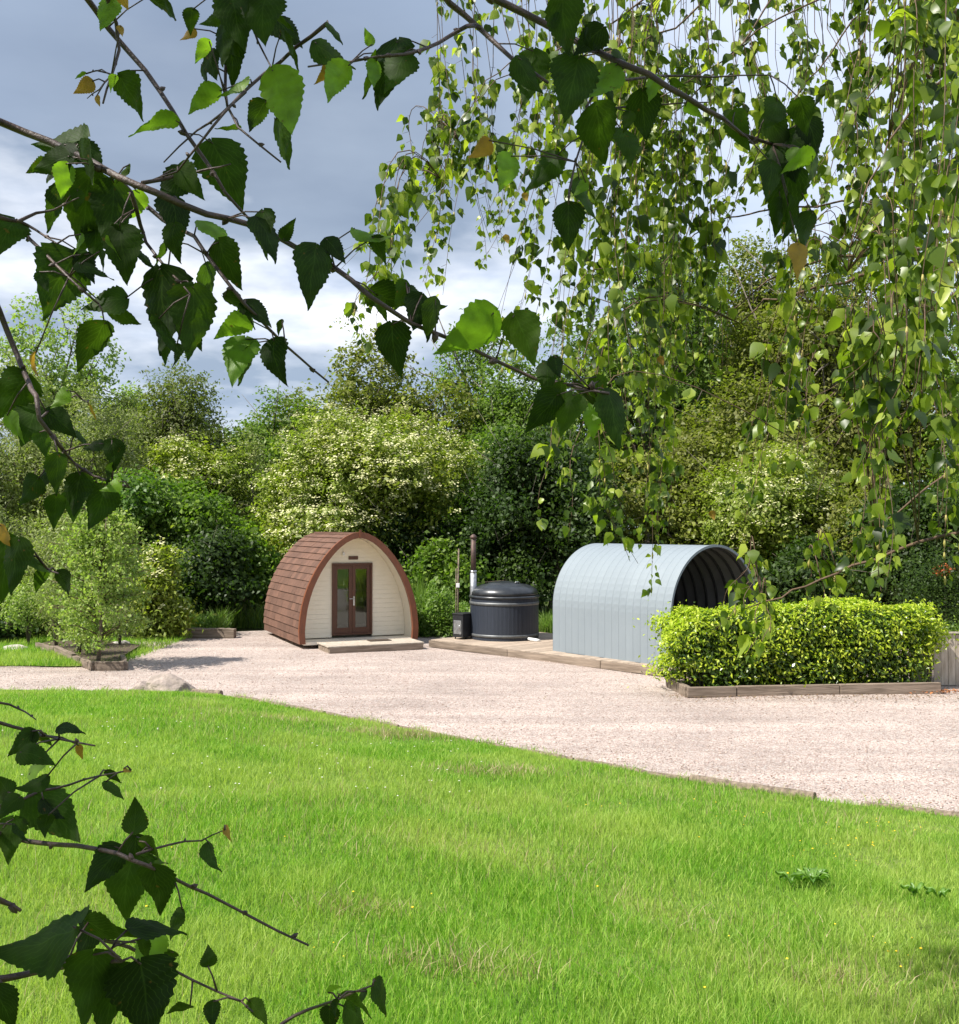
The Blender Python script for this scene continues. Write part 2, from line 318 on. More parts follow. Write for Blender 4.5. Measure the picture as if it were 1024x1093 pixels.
# ================================================================ SETTING
def sheet(name, xs, yfun, zfun, mat, ny, kind='structure'):
    V = []; nx = len(xs)
    for x in xs:
        y0, y1 = yfun(x)
        for j in range(ny + 1):
            y = y0 + (y1 - y0) * (j / ny); V.append((x, y, zfun(x, y)))
    FQ = [(i * (ny + 1) + j, (i + 1) * (ny + 1) + j, (i + 1) * (ny + 1) + j + 1, i * (ny + 1) + j + 1) for i in range(nx - 1) for j in range(ny)]
    o = np_mesh(name, V, FQ, mat, smooth=True); tag(o, kind=kind); return o
xsw = np.concatenate([np.linspace(-600, -40, 8), np.linspace(-36, 36, 60), np.linspace(40, 600, 8)])
sheet('ground', xsw, lambda x: (-300, 900), lambda x, y: -0.06, M['forest_floor'], 60)
xs = np.linspace(-45, 45, 361)
sheet('lawn', xs, lambda x: (float(edge_y(x)) + 0.0, -30.0), lambda x, y: float(lawn_z(x, y)), M['turf'], 160)
def back_y(x): return 29.3 + 0.5 * math.sin(x * 0.7) + 0.25 * math.sin(x * 2.1 + 1)
sheet('gravel_drive', xs, lambda x: (float(edge_y(x)) - 0.12, back_y(x)), lambda x, y: 0.012 * math.sin(x * 0.9 + y) * math.sin(y * 1.3) , M['gravel'], 90)
sheet('grass_verge', np.linspace(-40, -8.0, 80), lambda x: (22.1 + 0.12 * math.sin(x * 3), 29.8 if x < -9.5 else 27.5 - (x + 9.5) * 1.5), lambda x, y: 0.018, M['turf'], 20)
# loose stones lying on the gravel (instances merged in one sheet of stuff)
def pebbles():
    rng = np.random.default_rng(3); n = 26000
    y = 10 + 18 * rng.random(n) ** 1.3; x = (rng.random(n) * 2 - 1) * (0.55 * y + 1)
    k = (y > edge_y(x) + 0.02) & ~((x < -8) & (y > 22)); x, y = x[k], y[k]; n = len(x)
    r = 0.006 + 0.012 * rng.random(n) ** 2
    oc = np.array([(1, 0, 0), (0, 1, 0), (-1, 0, 0), (0, -1, 0), (0, 0, .7), (0, 0, -.5)])
    a = rng.random(n) * 6.28; ca, sa = np.cos(a), np.sin(a)
    S = r[:, None] * (0.7 + 0.6 * rng.random((n, 3)))
    P = oc[None] * S[:, None, :]
    Q = np.stack([P[..., 0] * ca[:, None] - P[..., 1] * sa[:, None], P[..., 0] * sa[:, None] + P[..., 1] * ca[:, None], P[..., 2]], -1)
    Q += np.stack([x, y, 0.012 * np.sin(x * .9 + y) * np.sin(y * 1.3) + r * 0.35], -1)[:, None]
    tr = np.array([(0, 1, 4), (1, 2, 4), (2, 3, 4), (3, 0, 4), (1, 0, 5), (2, 1, 5), (3, 2, 5), (0, 3, 5)])
    FT = (np.arange(n)[:, None, None] * 6 + tr[None]).reshape(-1, 3)
    o = np_mesh('loose_gravel', Q.reshape(-1, 3), np.zeros((0, 4), int), M['pebble'], FT=FT)
    tag(o, 'loose pinkish stones scattered over the gravel drive', 'gravel', kind='stuff')
pebbles()
def blades(name, x, y, z, h, wd, mat, rng, lean=0.5):
    n = len(x); a = rng.random(n) * 6.283; b = rng.random(n) * 6.283
    d = np.stack([np.cos(a), np.sin(a), np.zeros(n)], -1); s = np.stack([np.cos(b), np.sin(b), np.zeros(n)], -1) * wd[:, None] * 0.5
    P = np.stack([x, y, z], -1); le = (lean * rng.random(n) * h)[:, None]
    up = np.array([0, 0, 1.0])[None] * h[:, None]
    V = np.stack([P - s, P + s, P + up * 0.55 + d * le * 0.35 + s * 0.8, P + up * 0.55 + d * le * 0.35 - s * 0.8, P + up * 0.96 + d * le], 1)
    i = np.arange(n)[:, None] * 5
    return np_mesh(name, V.reshape(-1, 3), i + np.array([[0, 1, 2, 3]]), mat, FT=i + np.array([[3, 2, 4]]))
def grass():
    rng = np.random.default_rng(11)
    n = 620000; u = rng.random(n); y = 2.8 + 17.0 * u ** 1.25; x = (rng.random(n) * 2 - 1) * (0.56 * y + 0.9)
    keep = (edge_y(x) - y > 0.0); x, y = x[keep], y[keep]; n = len(x)
    clump = 0.5 + 0.5 * np.sin(x * 2.3 + 1.7 * np.sin(y * 1.1)) * np.sin(y * 2.9 + 1.3 * np.sin(x * 1.9))
    c2 = 0.5 + 0.5 * np.sin(x * 9 + 3 * np.sin(y * 5)) * np.sin(y * 8 + 2 * np.sin(x * 7))
    h = (0.018 + 0.040 * rng.random(n) + 0.05 * clump * rng.random(n) + 0.045 * c2 * clump) * (0.72 + 0.4 * np.clip((edge_y(x) - y) / 4, 0, 1))
    wd = 0.0018 + 0.0022 * rng.random(n) + 0.00028 * y
    o = blades('grass', x, y, lawn_z(x, y) - 0.004, h, wd, M['blade'], rng, 0.9)
    tag(o, 'long bright green grass of the sunlit lawn', 'grass', kind='stuff')
    n = 16000; y = 3.2 + 14 * rng.random(n) ** 1.1; x = (rng.random(n) * 2 - 1) * (0.56 * y + 0.9)
    pt = np.sin(x * 1.1 + 2) * np.sin(y * .9 + x * .4) + 0.6 * rng.random(n); keep = (edge_y(x) - y > 0.1) & (pt > 0.25); x, y = x[keep], y[keep]; n = len(x)
    o = blades('grass_seed_stems', x, y, lawn_z(x, y), 0.09 + 0.09 * rng.random(n), np.full(n, 0.002) + 0.0002 * y, M['straw'], rng, 0.7)
    tag(o, 'pale straw coloured seed stems standing up among the lawn grass', 'grass', kind='stuff')
    xs_, ys_ = [], []
    for (a, b, rx_, k) in ((525, 826, .4, 500), (425, 786, .4, 500), (300, 770, .5, 200), (380, 975, .22, 220), (490, 1035, .3, 300), (900, 1050, .3, 160), (560, 930, .7, 220), (240, 860, .7, 200), (760, 990, .5, 160)):
        p = ghit(a, b); xs_.append(p.x + rng.normal(size=k) * rx_); ys_.append(p.y + rng.normal(size=k) * rx_ * .45)
    x, y = np.concatenate(xs_), np.concatenate(ys_); k = edge_y(x) - y > .05; x, y = x[k], y[k]; n = len(x)
    o = blades('dry_grass', x, y, lawn_z(x, y), 0.055 + 0.065 * rng.random(n), np.full(n, 0.0042) + 0.0003 * y, M['straw'], rng, 1.3)
    tag(o, 'straw coloured dry patches among the green lawn grass', 'grass', kind='stuff')
    # verge at the left, beyond the drive
    n = 30000; x = -17 + 9.3 * rng.random(n); y = 21.98 + 6.5 * rng.random(n) ** 1.4
    o = blades('verge_grass', x, y, np.full(n, 0.03), 0.05 + 0.09 * rng.random(n), np.full(n, 0.011), M['blade'], rng, .8)
    tag(o, 'bright grass on the small verge across the drive at the left', 'grass', kind='stuff')
    # tufts creeping over the drive edge
    n = 6000; x = -12 + 24 * rng.random(n); g = np.sin(x * 3.1) + np.sin(x * 7.3 + 1) + 0.8 * rng.random(n); x = x[g > 0.5]; n = len(x)
    y = edge_y(x) + (rng.random(n) ** 2) * 0.22
    o = blades('edge_grass', x, y, np.full(n, 0.0), 0.04 + 0.08 * rng.random(n), np.full(n, 0.007), M['blade'], rng, 1.2)
    tag(o, 'grass tufts creeping onto the gravel along the timber edging', 'grass', kind='stuff')
    # small yellow flowers, many too small to count
    pts = []
    for (a, b, r_, k) in ((905, 915, 45, 16), (960, 898, 25, 12), (870, 905, 60, 10), (780, 880, 60, 8), (640, 880, 50, 5), (630, 1000, 250, 7), (880, 1000, 90, 5), (250, 950, 150, 4), (420, 900, 200, 5), (980, 1030, 40, 5), (360, 1040, 30, 3)):
        for _ in range(k):
            p = ghit(a + rng.normal() * r_ * .6, b + rng.normal() * r_ * 0.3)
            if p.y < edge_y(p.x) - .2: pts.append(p)
    V, FQ = [], []
    mb = MB()
    for p in pts:
        hh = 0.07 + 0.05 * rng.random(); c = Vector((p.x, p.y, p.z + hh)); r_ = 0.004 + 0.006 * rng.random()
        prof = [(r_ * .3, -.4 * r_), (r_, 0), (r_ * .6, r_ * .45)]; mb.lathe(prof, c, 7)
    o = mb.build('buttercups', M['yellow']); tag(o, 'tiny yellow buttercup heads dotted through the lawn', 'flowers', kind='stuff')
    mb = MB()
    for _ in range(90):
        a, b = (rng.uniform(0, 520), rng.uniform(765, 860)); p = ghit(a, b)
        if p.y < edge_y(p.x) - .1: mb.lathe([(.004, -.004), (.010, 0), (.006, .004)], (p.x, p.y, p.z + .07), 6)
    o = mb.build('daisies', M['white_petal']); tag(o, 'tiny white clover heads in the far left of the lawn', 'flowers', kind='stuff')
grass()

# ================================================================ FOLIAGE TOOLS
def unit(v): return v / np.maximum(np.linalg.norm(v, axis=-1, keepdims=True), 1e-9)
def leaf_quads(name, P, Nrm, size, mat, rng, parent=None, ratio=0.55, droop=0.0, fold=0.12):
    """one folded rhombic leaf blade per point"""
    n = len(P)
    r = rng.normal(size=(n, 3)); r[:, 2] -= droop
    A = unit(r - Nrm * np.sum(r * Nrm, -1, keepdims=True)); S = np.cross(Nrm, A)
    Ln = size[:, None]; Wd = Ln * ratio * 0.5
    V = np.stack([P - A * Ln * .5, P + S * Wd - A * Ln * .06 + Nrm * Ln * fold, P + A * Ln * .5 - Nrm * Ln * fold, P - S * Wd - A * Ln * .06 + Nrm * Ln * fold], 1)
    i = np.arange(n)[:, None] * 4
    return np_mesh(name, V.reshape(-1, 3), i + np.array([[0, 1, 2, 3]]), mat, parent)
KIND = {
 'willow': dict(cols=[(.10, .135, .045), (.145, .185, .065), (.20, .235, .10)], ls=.105, ratio=.32, spray=.42, zc=(.19, .20, .10), up=0.3),
 'poplar': dict(cols=[(.12, .18, .05), (.18, .25, .08), (.25, .31, .12)], ls=.11, ratio=.7, spray=.38, zc=(.16, .24, .08), up=0.3),
 'olive': dict(cols=[(.060, .082, .026), (.09, .12, .036), (.13, .155, .055)], ls=.10, ratio=.5, spray=.40, zc=(.10, .11, .05), up=0.4),
 'elder': dict(cols=[(.085, .125, .018), (.15, .19, .03), (.22, .26, .05)], ls=.115, ratio=.5, spray=.34, zc=(.19, .24, .06), up=0.6),
 'hazel': dict(cols=[(.045, .085, .013), (.075, .135, .02), (.13, .20, .032)], ls=.115, ratio=.7, spray=.36, zc=(.05, .12, .02), up=0.5),
 'dark': dict(cols=[(.016, .034, .007), (.028, .056, .011), (.060, .108, .02)], ls=.11, ratio=.6, spray=.34, zc=(.04, .075, .02), up=0.4),  # dark-leaved kinds; green lowered further to paint in the shade under the hazel
 'oak': dict(cols=[(.075, .095, .018), (.115, .145, .028), (.17, .195, .05)], ls=.12, ratio=.6, spray=.42, zc=(.13, .13, .035), up=0.5),
 'ash': dict(cols=[(.055, .10, .018), (.09, .15, .028), (.14, .21, .05)], ls=.12, ratio=.45, spray=.45, zc=(.10, .16, .035), up=0.4),
}
for k, d in KIND.items():
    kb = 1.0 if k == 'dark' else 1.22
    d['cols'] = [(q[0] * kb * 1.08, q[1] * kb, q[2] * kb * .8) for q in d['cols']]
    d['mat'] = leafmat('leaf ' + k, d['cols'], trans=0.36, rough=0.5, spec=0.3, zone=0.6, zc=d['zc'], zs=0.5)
M['elderflower'] = leafmat('elder blossom', [(.50, .50, .22), (.64, .62, .33), (.72, .69, .44)], trans=0.25, tcol=(1, 1, .8))
def crown_points(rng, C, RX, RY, RZ, lobes, sprays, per, spray_r, lo=-0.9, lobe_r=(0.20, 0.36)):
    """crown -> lobes -> sprays -> leaves; returns points, outward normals, spray centres"""
    LC = []
    while len(LC) < lobes:
        q = rng.normal(size=3); q /= np.linalg.norm(q); q *= rng.random() ** 0.4
        if q[2] < lo: continue
        LC.append(q * 0.80)
    LC = np.array(LC); LR = rng.uniform(*lobe_r, size=lobes)
    sc = np.array([RX, RY, RZ])
    # sprays sit on each lobe's shell; weight by lobe area
    idx = rng.choice(lobes, size=sprays, p=LR ** 2 / np.sum(LR ** 2))
    dirs = unit(rng.normal(size=(sprays, 3))); rad = 0.62 + 0.46 * rng.random(sprays); rad = rad + (rng.random(sprays) < .13) * rng.random(sprays) * .5
    SP = (LC[idx] + dirs * (LR[idx] * rad)[:, None]) * sc
    outw = unit(dirs * 0.7 + LC[idx] * 0.6)
    pts = np.repeat(SP, per, 0) + rng.normal(size=(sprays * per, 3)) * spray_r * np.repeat((0.35 + .85 * rng.random(sprays)) * np.where(rad > 1.1, .6, 1), per)[:, None] * np.array([1, 1, .6])
    nr = np.repeat(outw, per, 0)
    return pts + C, nr, SP + C, LC * sc + C, outw
TREES = []
def tree(name, label, cat, px, top, wpx, depth, kind, base=0.0, n=14000, lobes=16, seed=1, flowers=0, trunk_r=.16, group='trees and shrubs along the edge of the wood', cropz=0.0, ry=None, stems=1, trunkmat='bark', lobe_r=(0.19, .36), part='crown', dens=1.0):
    rng = np.random.default_rng(seed); K = KIND[kind]
    c0 = at(px, HOR, depth); zt = CH + (HOR - top) * depth / F; rx = wpx / 2 * depth / F
    zb = base; C = np.array([0, 0, (zt + zb) / 2]); RZ = (zt - zb) / 2; RY = ry or max(1.2, min(rx, 3.2))
    t = thing(name, label, cat, (c0.x, depth, 0), 0, group)
    per = 14; lobes = int(lobes * 1.5); pts, nr, SP, LC, ow = crown_points(rng, C, rx, RY, RZ, lobes, int(n * 1.75 * dens) // per, per, K['spray'] * .8, lobe_r=lobe_r)
    k = pts[:, 2] > 0.05 + cropz; pts, nr = pts[k], nr[k]
    Nn = unit(nr * 0.55 + np.array([0, 0, K['up']]) + rng.normal(size=pts.shape) * 0.55)
    leaf_quads(part, pts, Nn, K['ls'] * 1.32 * (depth / 34) ** .6 * (0.65 + .7 * rng.random(len(pts))), K['mat'], rng, t, K['ratio'], droop=.5)
    # trunk(s) and limbs
    mb = MB()
    for s in range(stems):
        a = rng.random() * 6.28; off = 0 if stems == 1 else 0.25 + .3 * rng.random()
        b = Vector((off * math.cos(a), off * math.sin(a), -0.05)); top_p = Vector((b.x * 3, b.y * 2, max(zb + 0.25 * (zt - zb), .6)))
        mid = (b + top_p) / 2 + Vector((rng.normal() * .08, rng.normal() * .08, 0))
        rr = trunk_r / math.sqrt(stems); mb.tube([b, mid, top_p], [rr * 1.25, rr, rr * .75], 8)
        for q in LC[s::stems]:
            q = Vector(q); m = top_p.lerp(q, .5) + Vector((rng.normal() * .15, rng.normal() * .15, rng.normal() * .1))
            mb.tube([top_p - Vector((0, 0, .1)), m, q], [rr * .5, rr * .3, rr * .1], 5)
            for j in range(4):
                e = q + Vector(rng.normal(size=3)) * .3 * min(rx, RZ)
                mb.tube([m.lerp(q, .5 + .12 * j), (m.lerp(q, .6) + e) / 2, e], [rr * .16, rr * .1, rr * .04], 4)
    mb.build('trunk', M[trunkmat], t)
    if flowers:
        out_i = np.argsort(-(ow[:, 2] * 1.0 - ow[:, 1] * 1.1 + rng.normal(size=len(ow)) * .5))[:flowers]
        FP = SP[out_i] + ow[out_i] * K['spray'] * 0.8
        pr = 12; P = np.repeat(FP, pr, 0) + rng.normal(size=(len(FP) * pr, 3)) * np.array([.085, .085, .05])
        Nf = unit(np.repeat(ow[out_i], pr, 0) * .35 + np.array([0, -.2, 1]) + rng.normal(size=P.shape) * .25)
        fo = leaf_quads('blossom', P, Nf, 0.045 + .05 * rng.random(len(P)), M['elderflower'], rng, t, .9, fold=.03)
        fo['kind'] = 'stuff'
    return t
EW = 'trees and shrubs along the edge of the wood'
# far mass, so no horizon shows through the trees
def far_wood():
    rng = np.random.default_rng(77); n = 90000
    x = rng.uniform(-46, 46, n); y = 56 + 8 * rng.random(n)
    hh = 6.6 + 1.2 * np.sin(x * .31) + .9 * np.sin(x * .83 + 1) + .6 * np.sin(x * 1.9) + (x > 2) * 3.0 * np.clip((x - 2) / 8, 0, 1)
    z = hh * rng.random(n) ** .7
    P = np.stack([x, y, z], -1) + rng.normal(size=(n, 3)) * .2
    Nn = unit(rng.normal(size=(n, 3)) * .6 + np.array([-.2, -.5, .5]))
    o = leaf_quads('far_woodland', P, Nn, 0.22 + .18 * rng.random(n), KIND['ash']['mat'], rng, None, .6)
    tag(o, 'distant green wood closing the gaps behind the nearer trees', 'wood', kind='stuff')
far_wood()
# back row
tree('poplar_tree', 'tall thin pale green tree with sky showing through its crown, far left', 'tree', 48, 285, 150, 48, 'poplar', base=3, n=5200, lobes=13, seed=2, lobe_r=(.16, .3), trunk_r=.22)
tree('willow_tree', 'grey green willow topped by the tall thin tree, far left', 'tree', 20, 385, 190, 38, 'willow', base=0.3, n=35100, lobes=20, seed=3)
tree('willow_tree', 'small grey green treetop between the tall thin tree and the round olive one', 'tree', 128, 372, 80, 50, 'willow', base=2, n=9450, lobes=10, seed=4)
tree('willow_tree', 'yellowish green willow below the round olive tree', 'tree', 108, 415, 120, 36, 'willow', base=.2, n=20250, lobes=14, seed=5)
tree('field_maple', 'round topped dark olive tree standing against the clouds', 'tree', 193, 384, 118, 44, 'olive', base=2.4, n=22000, lobes=16, seed=6, lobe_r=(.35, .5))
tree('ash_tree', 'low mid green tree between the round olive tree and the brownish oak', 'tree', 292, 400, 130, 46, 'ash', base=1.0, n=13000, lobes=14, seed=7)
tree('willow_tree', 'feathery greyish bush right of the blossoming elder on the left', 'bush', 268, 442, 70, 38, 'willow', base=.8, n=7000, lobes=9, seed=8)
tree('ash_tree', 'pale green tree top left of the round olive tree, under the hanging leaves', 'tree', 148, 392, 110, 54, 'poplar', base=1.5, n=13000, lobes=12, seed=40)
tree('ash_tree', 'tree closing the gap behind the brown pod roof, half hidden by the large elder', 'tree', 330, 392, 150, 52, 'oak', base=1.5, n=18000, lobes=14, seed=41)
tree('oak_tree', 'golden green tree showing between the tallest tree and the broad oak', 'tree', 800, 262, 190, 52, 'oak', base=2, n=24000, lobes=18, seed=42, trunk_r=.35)
tree('hawthorn_shrub', 'yellow green hawthorn in front of the broad oak, above the hedge middle', 'tree', 790, 400, 190, 36, 'oak', base=.4, n=22000, lobes=16, seed=43, stems=2)
tree('oak_tree', 'yellow green oak rising behind the large blossoming elder', 'tree', 405, 350, 215, 42, 'oak', base=1, n=32000, lobes=18, seed=9, trunk_r=.3)
tree('ash_tree', 'mid green tree behind the hot tub chimney, half hidden by hanging birch twigs', 'tree', 535, 322, 225, 44, 'ash', base=1, n=34000, lobes=18, seed=10, trunk_r=.3)
tree('ash_tree', 'tallest tree of the wood, behind the grey shelter', 'tree', 695, 238, 250, 46, 'ash', base=2, n=30000, lobes=24, seed=12, trunk_r=.4)
tree('oak_tree', 'broad yellow green oak behind the right half of the hedge', 'tree', 890, 270, 280, 44, 'oak', base=2, n=32000, lobes=24, seed=13, trunk_r=.4)
tree('ash_tree', 'green tree filling the right edge of the wood', 'tree', 1080, 300, 230, 40, 'ash', base=1, n=20000, lobes=16, seed=14, trunk_r=.4)
tree('willow_tree', 'greyish willow crossing the left edge of the wood', 'tree', -90, 360, 190, 36, 'willow', base=.3, n=21600, lobes=14, seed=15)
# middle row
tree('elder_shrub', 'smaller blossoming elder below the round olive tree', 'shrub', 200, 442, 135, 37, 'elder', base=0.2, n=17000, lobes=14, seed=20, flowers=330, stems=3)
tree('hazel_shrub', 'rich green hazel left of the brown pod with a dark hollow beneath it', 'shrub', 196, 488, 185, 33, 'hazel', base=0.5, n=23000, lobes=11, seed=21, stems=3, lobe_r=(.18, .5))
tree('elder_shrub', 'largest blossoming elder, its cream flower heads massed above the pod', 'shrub', 382, 430, 262, 34.5, 'elder', base=0.6, n=40000, lobes=22, seed=22, flowers=1250, stems=4, lobe_r=(.2, .42))
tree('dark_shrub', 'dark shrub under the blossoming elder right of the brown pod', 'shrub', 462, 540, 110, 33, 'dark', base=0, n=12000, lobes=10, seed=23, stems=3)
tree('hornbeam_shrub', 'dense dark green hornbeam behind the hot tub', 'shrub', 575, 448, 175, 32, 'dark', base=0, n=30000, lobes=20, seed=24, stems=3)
tree('ash_tree', 'mid green bush between the large elder and the dense dark hornbeam', 'bush', 515, 445, 120, 37, 'ash', base=.4, n=15000, lobes=12, seed=25, stems=2)
tree('hawthorn_shrub', 'yellow green hawthorn behind the arched grey shelter', 'shrub', 700, 465, 140, 34, 'oak', base=0, n=18000, lobes=14, seed=26, stems=3)
tree('elder_shrub', 'elder with sparse pale blossom above the middle of the hedge', 'shrub', 820, 470, 165, 32, 'elder', base=.2, n=22000, lobes=16, seed=27, flowers=240, stems=3)
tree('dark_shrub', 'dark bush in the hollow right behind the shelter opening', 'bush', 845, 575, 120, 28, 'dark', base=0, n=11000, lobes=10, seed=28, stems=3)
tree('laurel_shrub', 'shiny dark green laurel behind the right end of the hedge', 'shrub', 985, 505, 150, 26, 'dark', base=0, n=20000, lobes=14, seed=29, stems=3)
tree('hawthorn_shrub', 'olive green hawthorn beyond the hedge between elder and laurel', 'shrub', 915, 490, 120, 31, 'oak', base=0, n=13000, lobes=12, seed=30, stems=3)
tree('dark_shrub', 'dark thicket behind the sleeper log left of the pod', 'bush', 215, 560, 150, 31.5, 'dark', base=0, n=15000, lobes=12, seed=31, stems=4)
tree('hazel_shrub', 'bright green shrub tight against the left side of the brown pod', 'shrub', 262, 560, 70, 32, 'hazel', base=0, n=7000, lobes=8, seed=32, stems=3)
tree('dark_shrub', 'shaded bush between the pod and the hot tub chimney', 'bush', 478, 575, 60, 31, 'hazel', base=0, n=6500, lobes=8, seed=33, stems=3)
tree('willow_tree', 'yellowish young willow behind the planted bed on the left', 'shrub', 75, 540, 150, 29, 'willow', base=0, n=19000, lobes=14, seed=34, stems=3)
tree('elder_shrub', 'low elder with a few cream heads beside the young birch', 'shrub', 168, 585, 60, 27.5, 'elder', base=0, n=5000, lobes=7, seed=35, flowers=40, stems=3)
tree('willow_tree', 'grey green bush at the left edge below the dark hanging leaves', 'shrub', -25, 500, 130, 30, 'willow', base=0, n=14000, lobes=10, seed=36, stems=3)
tree('dark_shrub', 'dark bush behind the left bed at the edge of the picture', 'bush', 5, 640, 70, 27.5, 'dark', base=0, n=5000, lobes=7, seed=37, stems=3)
# ragged undergrowth at the foot of the wood
def undergrowth():
    rng = np.random.default_rng(5); n = 60000
    x = rng.uniform(-17, 17, n); y = 28.9 + 2.6 * rng.random(n) ** 1.5 + .3 * np.sin(x * 2)
    k = ~((x > -7.2) & (x < -1.8) & (y < 30.6)) ; x, y = x[k], y[k]; n = len(x)
    h = (0.25 + .5 * rng.random(n)) * (0.6 + .5 * np.sin(x * 1.3 + 1) ** 2 + .3 * np.sin(x * 4.1) ** 2)
    g = np.exp(-((x + 1.6) / 1.2) ** 2); h = h * (1 + 1.1 * g)
    o = blades('undergrowth', x, y, np.full(n, -.03), h, 0.018 + .02 * rng.random(n), M['weed'], rng, .8)
    tag(o, 'tall nettles and grass at the foot of the wood', 'undergrowth', kind='stuff')
    n = 9000; x = np.concatenate([rng.normal(-1.2, .55, n), rng.uniform(-9, 0, n // 2)]); y = 27.9 + 1.6 * rng.random(len(x)); z = rng.random(len(x)) ** .9 * (.45 + 1.0 * np.exp(-((x + 1.2) / .8) ** 2) * (.7 + .3 * np.sin(x * 7 + y * 3)) + .15 * np.sin(x * 13))
    k = ~((x > -7.2) & (x < -2.2)); x, y, z = x[k], y[k], z[k]
    P = np.stack([x, y, z], -1); o = leaf_quads('nettles', P, unit(rng.normal(size=P.shape) * .6 + np.array([0, -.3, .8])), .06 + .06 * rng.random(len(P)), M['weed'], rng, None, .5, droop=1)
    tag(o, 'bright leafy weeds between the pod and the hot tub deck', 'undergrowth', kind='stuff')
M['weed'] = leafmat('weeds', [(.07, .13, .02), (.12, .20, .03), (.18, .26, .05)], trans=.35)
undergrowth()

# ================================================================ CAMPING POD
PROF = [(0.0, .985), (.06, .995), (.12, 1.0), (.21, .985), (.32, .958), (.42, .913), (.51, .858), (.60, .785), (.69, .695), (.77, .595), (.84, .49), (.90, .38), (.95, .26), (.985, .13), (1.0, .0)]
def pod_profile(W, H, inset=0.0, n=40):
    """half profile, foot to apex: list of (x,z)"""
    hs = [p[0] for p in PROF]; ws = [p[1] for p in PROF]
    # resample by arc length
    P = [(w_ * (W - inset), h_ * (H - inset)) for h_, w_ in PROF]
    d = [0]
    for i in range(1, len(P)): d.append(d[-1] + math.dist(P[i], P[i - 1]))
    return [(float(np.interp(t, d, [p[0] for p in P])), float(np.interp(t, d, [p[1] for p in P]))) for t in np.linspace(0, d[-1], n)]
def build_pod():
    TH = R(24); W, H, LN, Z0 = 1.50, 2.68, 4.1, 0.14
    cx_, cy_ = -2.98, 25.72
    t = thing('camping_pod', 'arched timber camping pod with brown shingle roof and cream front', 'camping pod', (cx_, cy_, 0), TH)
    rng = random.Random(4)
    # roof courses: each laps over the one below
    NCO = 17; pr = pod_profile(W, H, 0, NCO + 1); mb = MB()
    for sgn in (-1, 1):
        for i in range(NCO):
            (x0, z0), (x1, z1) = pr[i], pr[i + 1]
            dx, dz = x1 - x0, z1 - z0; l = math.hypot(dx, dz); nx, nz = dz / l, -dx / l
            tabs = 12
            for k in range(tabs):
                ya, yb = 0.10 + (LN - .1) * k / tabs, 0.10 + (LN - .1) * (k + 1) / tabs
                oj = rng.uniform(-.004, .004); lowo, upo = .034 + oj, .008
                xa, za = x0 + nx * lowo - dx * .10, z0 + nz * lowo - dz * .10
                xb, zb = x1 + nx * upo, z1 + nz * upo
                A = [(xa, za), (xb, zb), (xb - nx * .012, zb - nz * .012), (xa - nx * .032, za - nz * .032)]
                vs = [(sgn * a, y + (0.002 if y == ya else -0.002), Z0 + b) for y in (ya, yb) for a, b in A]
                fs = [(0, 1, 5, 4), (1, 2, 6, 5), (2, 3, 7, 6), (3, 0, 4, 7), (0, 3, 2, 1), (4, 5, 6, 7)]
                if sgn < 0: fs = [f[::-1] for f in fs]
                mb.add(vs, fs)
    mb.box((0, LN / 2 + .05, Z0 + H + .016), (.16, LN - .1, .03))
    mb.build('roof', M['shingle'], t)
    def arch(pr_out, pr_in, y0, y1, name, m, zoff=Z0, bevel=0):
        full_o = [(-x, z) for x, z in pr_out] + [(x, z) for x, z in reversed(pr_out[:-1])]
        full_i = [(-x, z) for x, z in pr_in] + [(x, z) for x, z in reversed(pr_in[:-1])]
        vs = []; n = len(full_o)
        for (xo, zo), (xi, zi) in zip(full_o, full_i): vs += [(xo, y0, zo + zoff), (xi, y0, zi + zoff), (xi, y1, zi + zoff), (xo, y1, zo + zoff)]
        fs = []
        for i in range(n - 1):
            for k in range(4): a, b = i * 4 + k, i * 4 + (k + 1) % 4; fs.append((a, b, b + 4, a + 4))
        fs += [(3, 2, 1, 0), tuple((n - 1) * 4 + k for k in range(4))]
        b_ = MB(); b_.add(vs, fs); return b_.build(name, m, t, bevel)
    n = 34
    arch(pod_profile(W + .05, H + .06, 0, n), pod_profile(W - .10, H - .09, 0, n), -.02, .08, 'arch_trim', M['trim'], Z0 - .01)
    arch(pod_profile(W - .02, H - .01, 0, n), pod_profile(W - .07, H - .06, 0, n), .083, LN, 'lining', M['cream'])
    mb = MB(); mb.box((0, -.032, Z0 + H + 0.0), (.05, .02, .20)); mb.build('key_board', M['trim'], t)
    # cream front wall of horizontal boards, with the door opening
    inner = pod_profile(W - .075, H - .065, 0, 60)
    hz = [z for x, z in inner]; hx = [x for x, z in inner]
    def half(z): return float(np.interp(z, hz, hx))
    YW = .68; dw, d0, d1 = .53, .10, 1.93; mb = MB(); z = 0.06; bh = .118
    while z < hz[-1] - .01:
        z2 = min(z + bh - .0045, hz[-1] - .005)
        segs = []
        if z2 > d0 and z < d1:
            for sgn in (-1, 1): segs.append((sgn, dw))
        else: segs = [(0, 0)]
        for sgn, inn in segs:
            if sgn == 0: q = [(-half(z), z), (half(z), z), (half(z2), z2), (-half(z2), z2)]
            else:
                if half(z2) < inn: continue
                q = [(inn, z), (half(z), z), (half(z2), z2), (inn, z2)]
                if sgn < 0: q = [(-a, b) for a, b in q][::-1]
            zt_ = z2
            vs = [(a, YW, b + Z0) for a, b in q] + [(a, YW + .03, b + Z0) for a, b in q]
            mb.add(vs, [(0, 1, 2, 3), (7, 6, 5, 4), (0, 4, 5, 1), (1, 5, 6, 2), (2, 6, 7, 3), (3, 7, 4, 0)])
        z += bh
